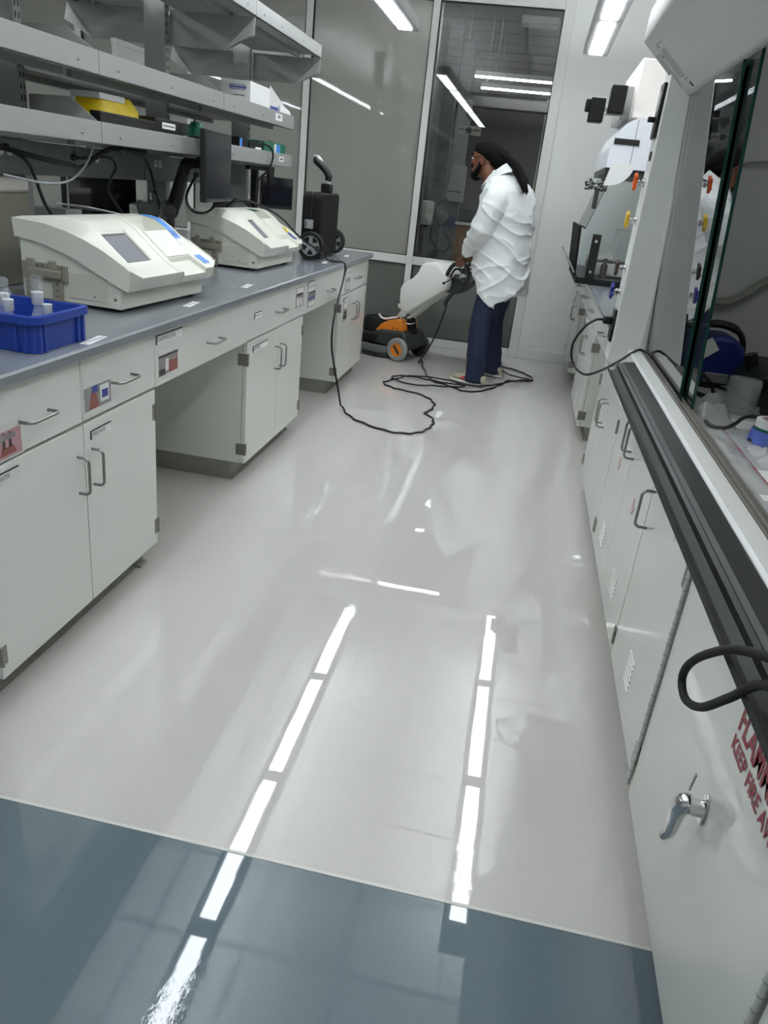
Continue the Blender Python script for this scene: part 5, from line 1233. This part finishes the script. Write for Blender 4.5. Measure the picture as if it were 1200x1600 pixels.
# trousers
q = MB()
trings(q, [(.70, -.09, 0, .105, .15), (.80, -.10, 0, .125, .18), (.92, -.11, 0, .13, .185), (1.02, -.11, 0, .12, .175)])
for s_, rows in ((1, [(.80, -.095, .11, .105, .10), (.62, -.075, .155, .092, .088), (.48, -.070, .185, .080, .078), (.30, -.085, .205, .078, .076), (.14, -.105, .215, .080, .078), (.035, -.115, .22, .084, .08)]),
                  (-1, [(.80, -.08, -.10, .105, .10), (.62, -.0, -.16, .092, .088), (.48, .03, -.19, .080, .078), (.30, .015, -.21, .078, .076), (.14, -.005, -.22, .080, .078), (.035, -.02, -.22, .084, .08)])):
    trings(q, rows, 20)
fuse('trousers', q, 'navy', man, .009, 4, lambda p: .007*noise.noise((p.x*9, p.y*9, p.z*14))+.004*noise.noise((p.x*6+3, p.y*6, p.z*30)))
# shoes
for s_, a0, l0 in ((1, -.205, .215), (-1, -.105, -.22)):
    def ring_(f, w0, h, z0=.0): return [W(a0+f, l0+math.copysign(abs(math.cos(t))**.8, math.cos(t))*w0, z0+(h-z0)*(.5+.5*math.copysign(abs(math.sin(t))**.7, math.sin(t)))) for t in [2*math.pi*k/16 for k in range(16)]]
    sh_ = MB().loft([ring_(f, w0, h, .022) for f, w0, h in ((.0, .022, .07), (.02, .036, .095), (.08, .041, .105), (.15, .046, .085), (.22, .050, .068), (.28, .040, .055), (.305, .018, .04))]).build('shoe', 'shoe_beige', man, smooth=60)
    MB().loft([ring_(f, w0, .028, .001) for f, w0 in ((-.004, .024), (.02, .040), (.08, .043), (.15, .048), (.22, .053), (.285, .043), (.312, .02))]).build('sole', 'shoe_sole', sh_, smooth=40)
    MB().loft([ring_(f, w0, h, .028) for f, w0, h in ((.07, .0425, .060), (.11, .0455, .078), (.17, .0495, .074), (.20, .051, .05))]).build('red_panel', 'shoe_red', sh_, smooth=60, label='red side panel')
# coat
q = MB(); NA = 56
prof = [(1.585, .035, .075, .085), (1.55, -.0, .108, .125), (1.505, -.025, .15, .185), (1.455, -.035, .183, .222), (1.38, -.04, .205, .232), (1.25, -.042, .215, .232), (1.10, -.05, .215, .234), (.98, -.065, .21, .238), (.86, -.08, .21, .246)]
HEM = [(0, .87), (50, .80), (118, .595), (150, .715), (180, .81), (215, .76), (240, .69), (310, .80), (360, .87)]
rings = []
for z, cf, rf, rl in prof: rings.append(q.ring(W(cf, 0, z), MF, ML, rf, rl, NA))
for k in (.5, 1.0):
    r_ = []
    for i in range(NA):
        t_ = 2*math.pi*i/NA; z = .86+(interp(360*i/NA, HEM)-.86)*k
        fl_ = 1+.05*k*math.sin(5*t_)
        r_.append(W(-.08-.008*k+.21*math.cos(t_)*fl_, .248*math.sin(t_)*fl_, z))
    rings.append(r_)
q.loft(rings)
for s_ in (1, -1):
    sh, el, wr = sleeves[s_]
    pts = [W(-.06, .14*s_, 1.42), W(-.065, .20*s_, 1.385), W(-.045, .25*s_, 1.29), el, el+(wr-el)*.3, el+(wr-el)*.55, el+(wr-el)*.74, el+(wr-el)*.83]
    q.tube(spline(pts, 3), [.085, .095, .090, .082, .080, .070, .066, .05], 18)
def wrinkle(p):
    d = p-MO; f, l, z = d.dot(MF), d.dot(ML), d.z
    def ridge(x, y, z_): return 1-min(1, 2.2*abs(noise.noise((x, y, z_))))
    r1 = ridge(f*4+z*5.0, l*4+9, z*3.2); r2 = ridge(f*5-z*6.5+4, l*4, z*4.5+2); r3 = ridge(f*8+2, l*8, z*11)
    k = .45+.55*min(1, max(0, (1.46-z)/.25))
    return k*(.013*r1**3+.012*r2**3+.003*r3-.006)
coat = fuse('lab_coat', q, 'coat_white', man, .006, 3, wrinkle)
# turned collar and back seams
q = MB(); n = 28
for k, (s0, s1) in enumerate(((1.0, 1.0),)):
    in_, out_, low = [], [], []
    for i in range(n):
        t_ = 2*math.pi*i/n; c_, s2 = math.cos(t_), math.sin(t_)
        zc = 1.56-.078*c_
        in_.append(W(.055+.092*c_, .078*s2, zc+.028)); out_.append(W(.052+.108*c_, .094*s2, zc+.026)); low.append(W(.045+.150*c_, .135*s2, zc-.035))
    q.loft([in_[::-1], out_[::-1], low[::-1], [p+MZ*.006-(p-W(.045, 0, p.z)).normalized()*.01 for p in low][::-1]], False)
q.build('collar', 'coat_white', coat, smooth=50)

# white carton standing on the back middle shelf, seen between the uprights
t = thing('white_carton', 'plain thin white carton standing on the back middle shelf between two uprights', 'box', (-2.2, 4.3, 1.71))
MB().box(-2.225, -2.195, 4.085, 4.60, 1.7065, 1.94).build('carton', 'white_paper', t, bevel=.002); MB().box(-2.228, -2.192, 4.083, 4.602, 1.92, 1.945).build('lid', 'white_paper', t, bevel=.002)
t = thing('hanging_gown', 'pale yellow gown hanging dimly behind the hazy left pane', 'gown', (-1.75, 8.05, 1.0))
q = MB(); q.loft([[Vector((-1.78+a*w_+.01*math.sin(9*a+z*5), 8.05+.03*b, z)) for a, b in ((-1, 0), (-.5, -1), (0, -.6), (.5, -1), (1, 0), (.5, .8), (-.5, .8))] for z, w_ in ((1.0, .10), (1.2, .095), (1.42, .085), (1.5, .05))]); q.build('gown', 'yellow_pale', t)
MB().tube([(-1.78, 8.05, 1.5), (-1.78, 8.05, 1.56), (-1.78, 8.195, 1.56)], .006, 6).build('hook', 'steel', t)
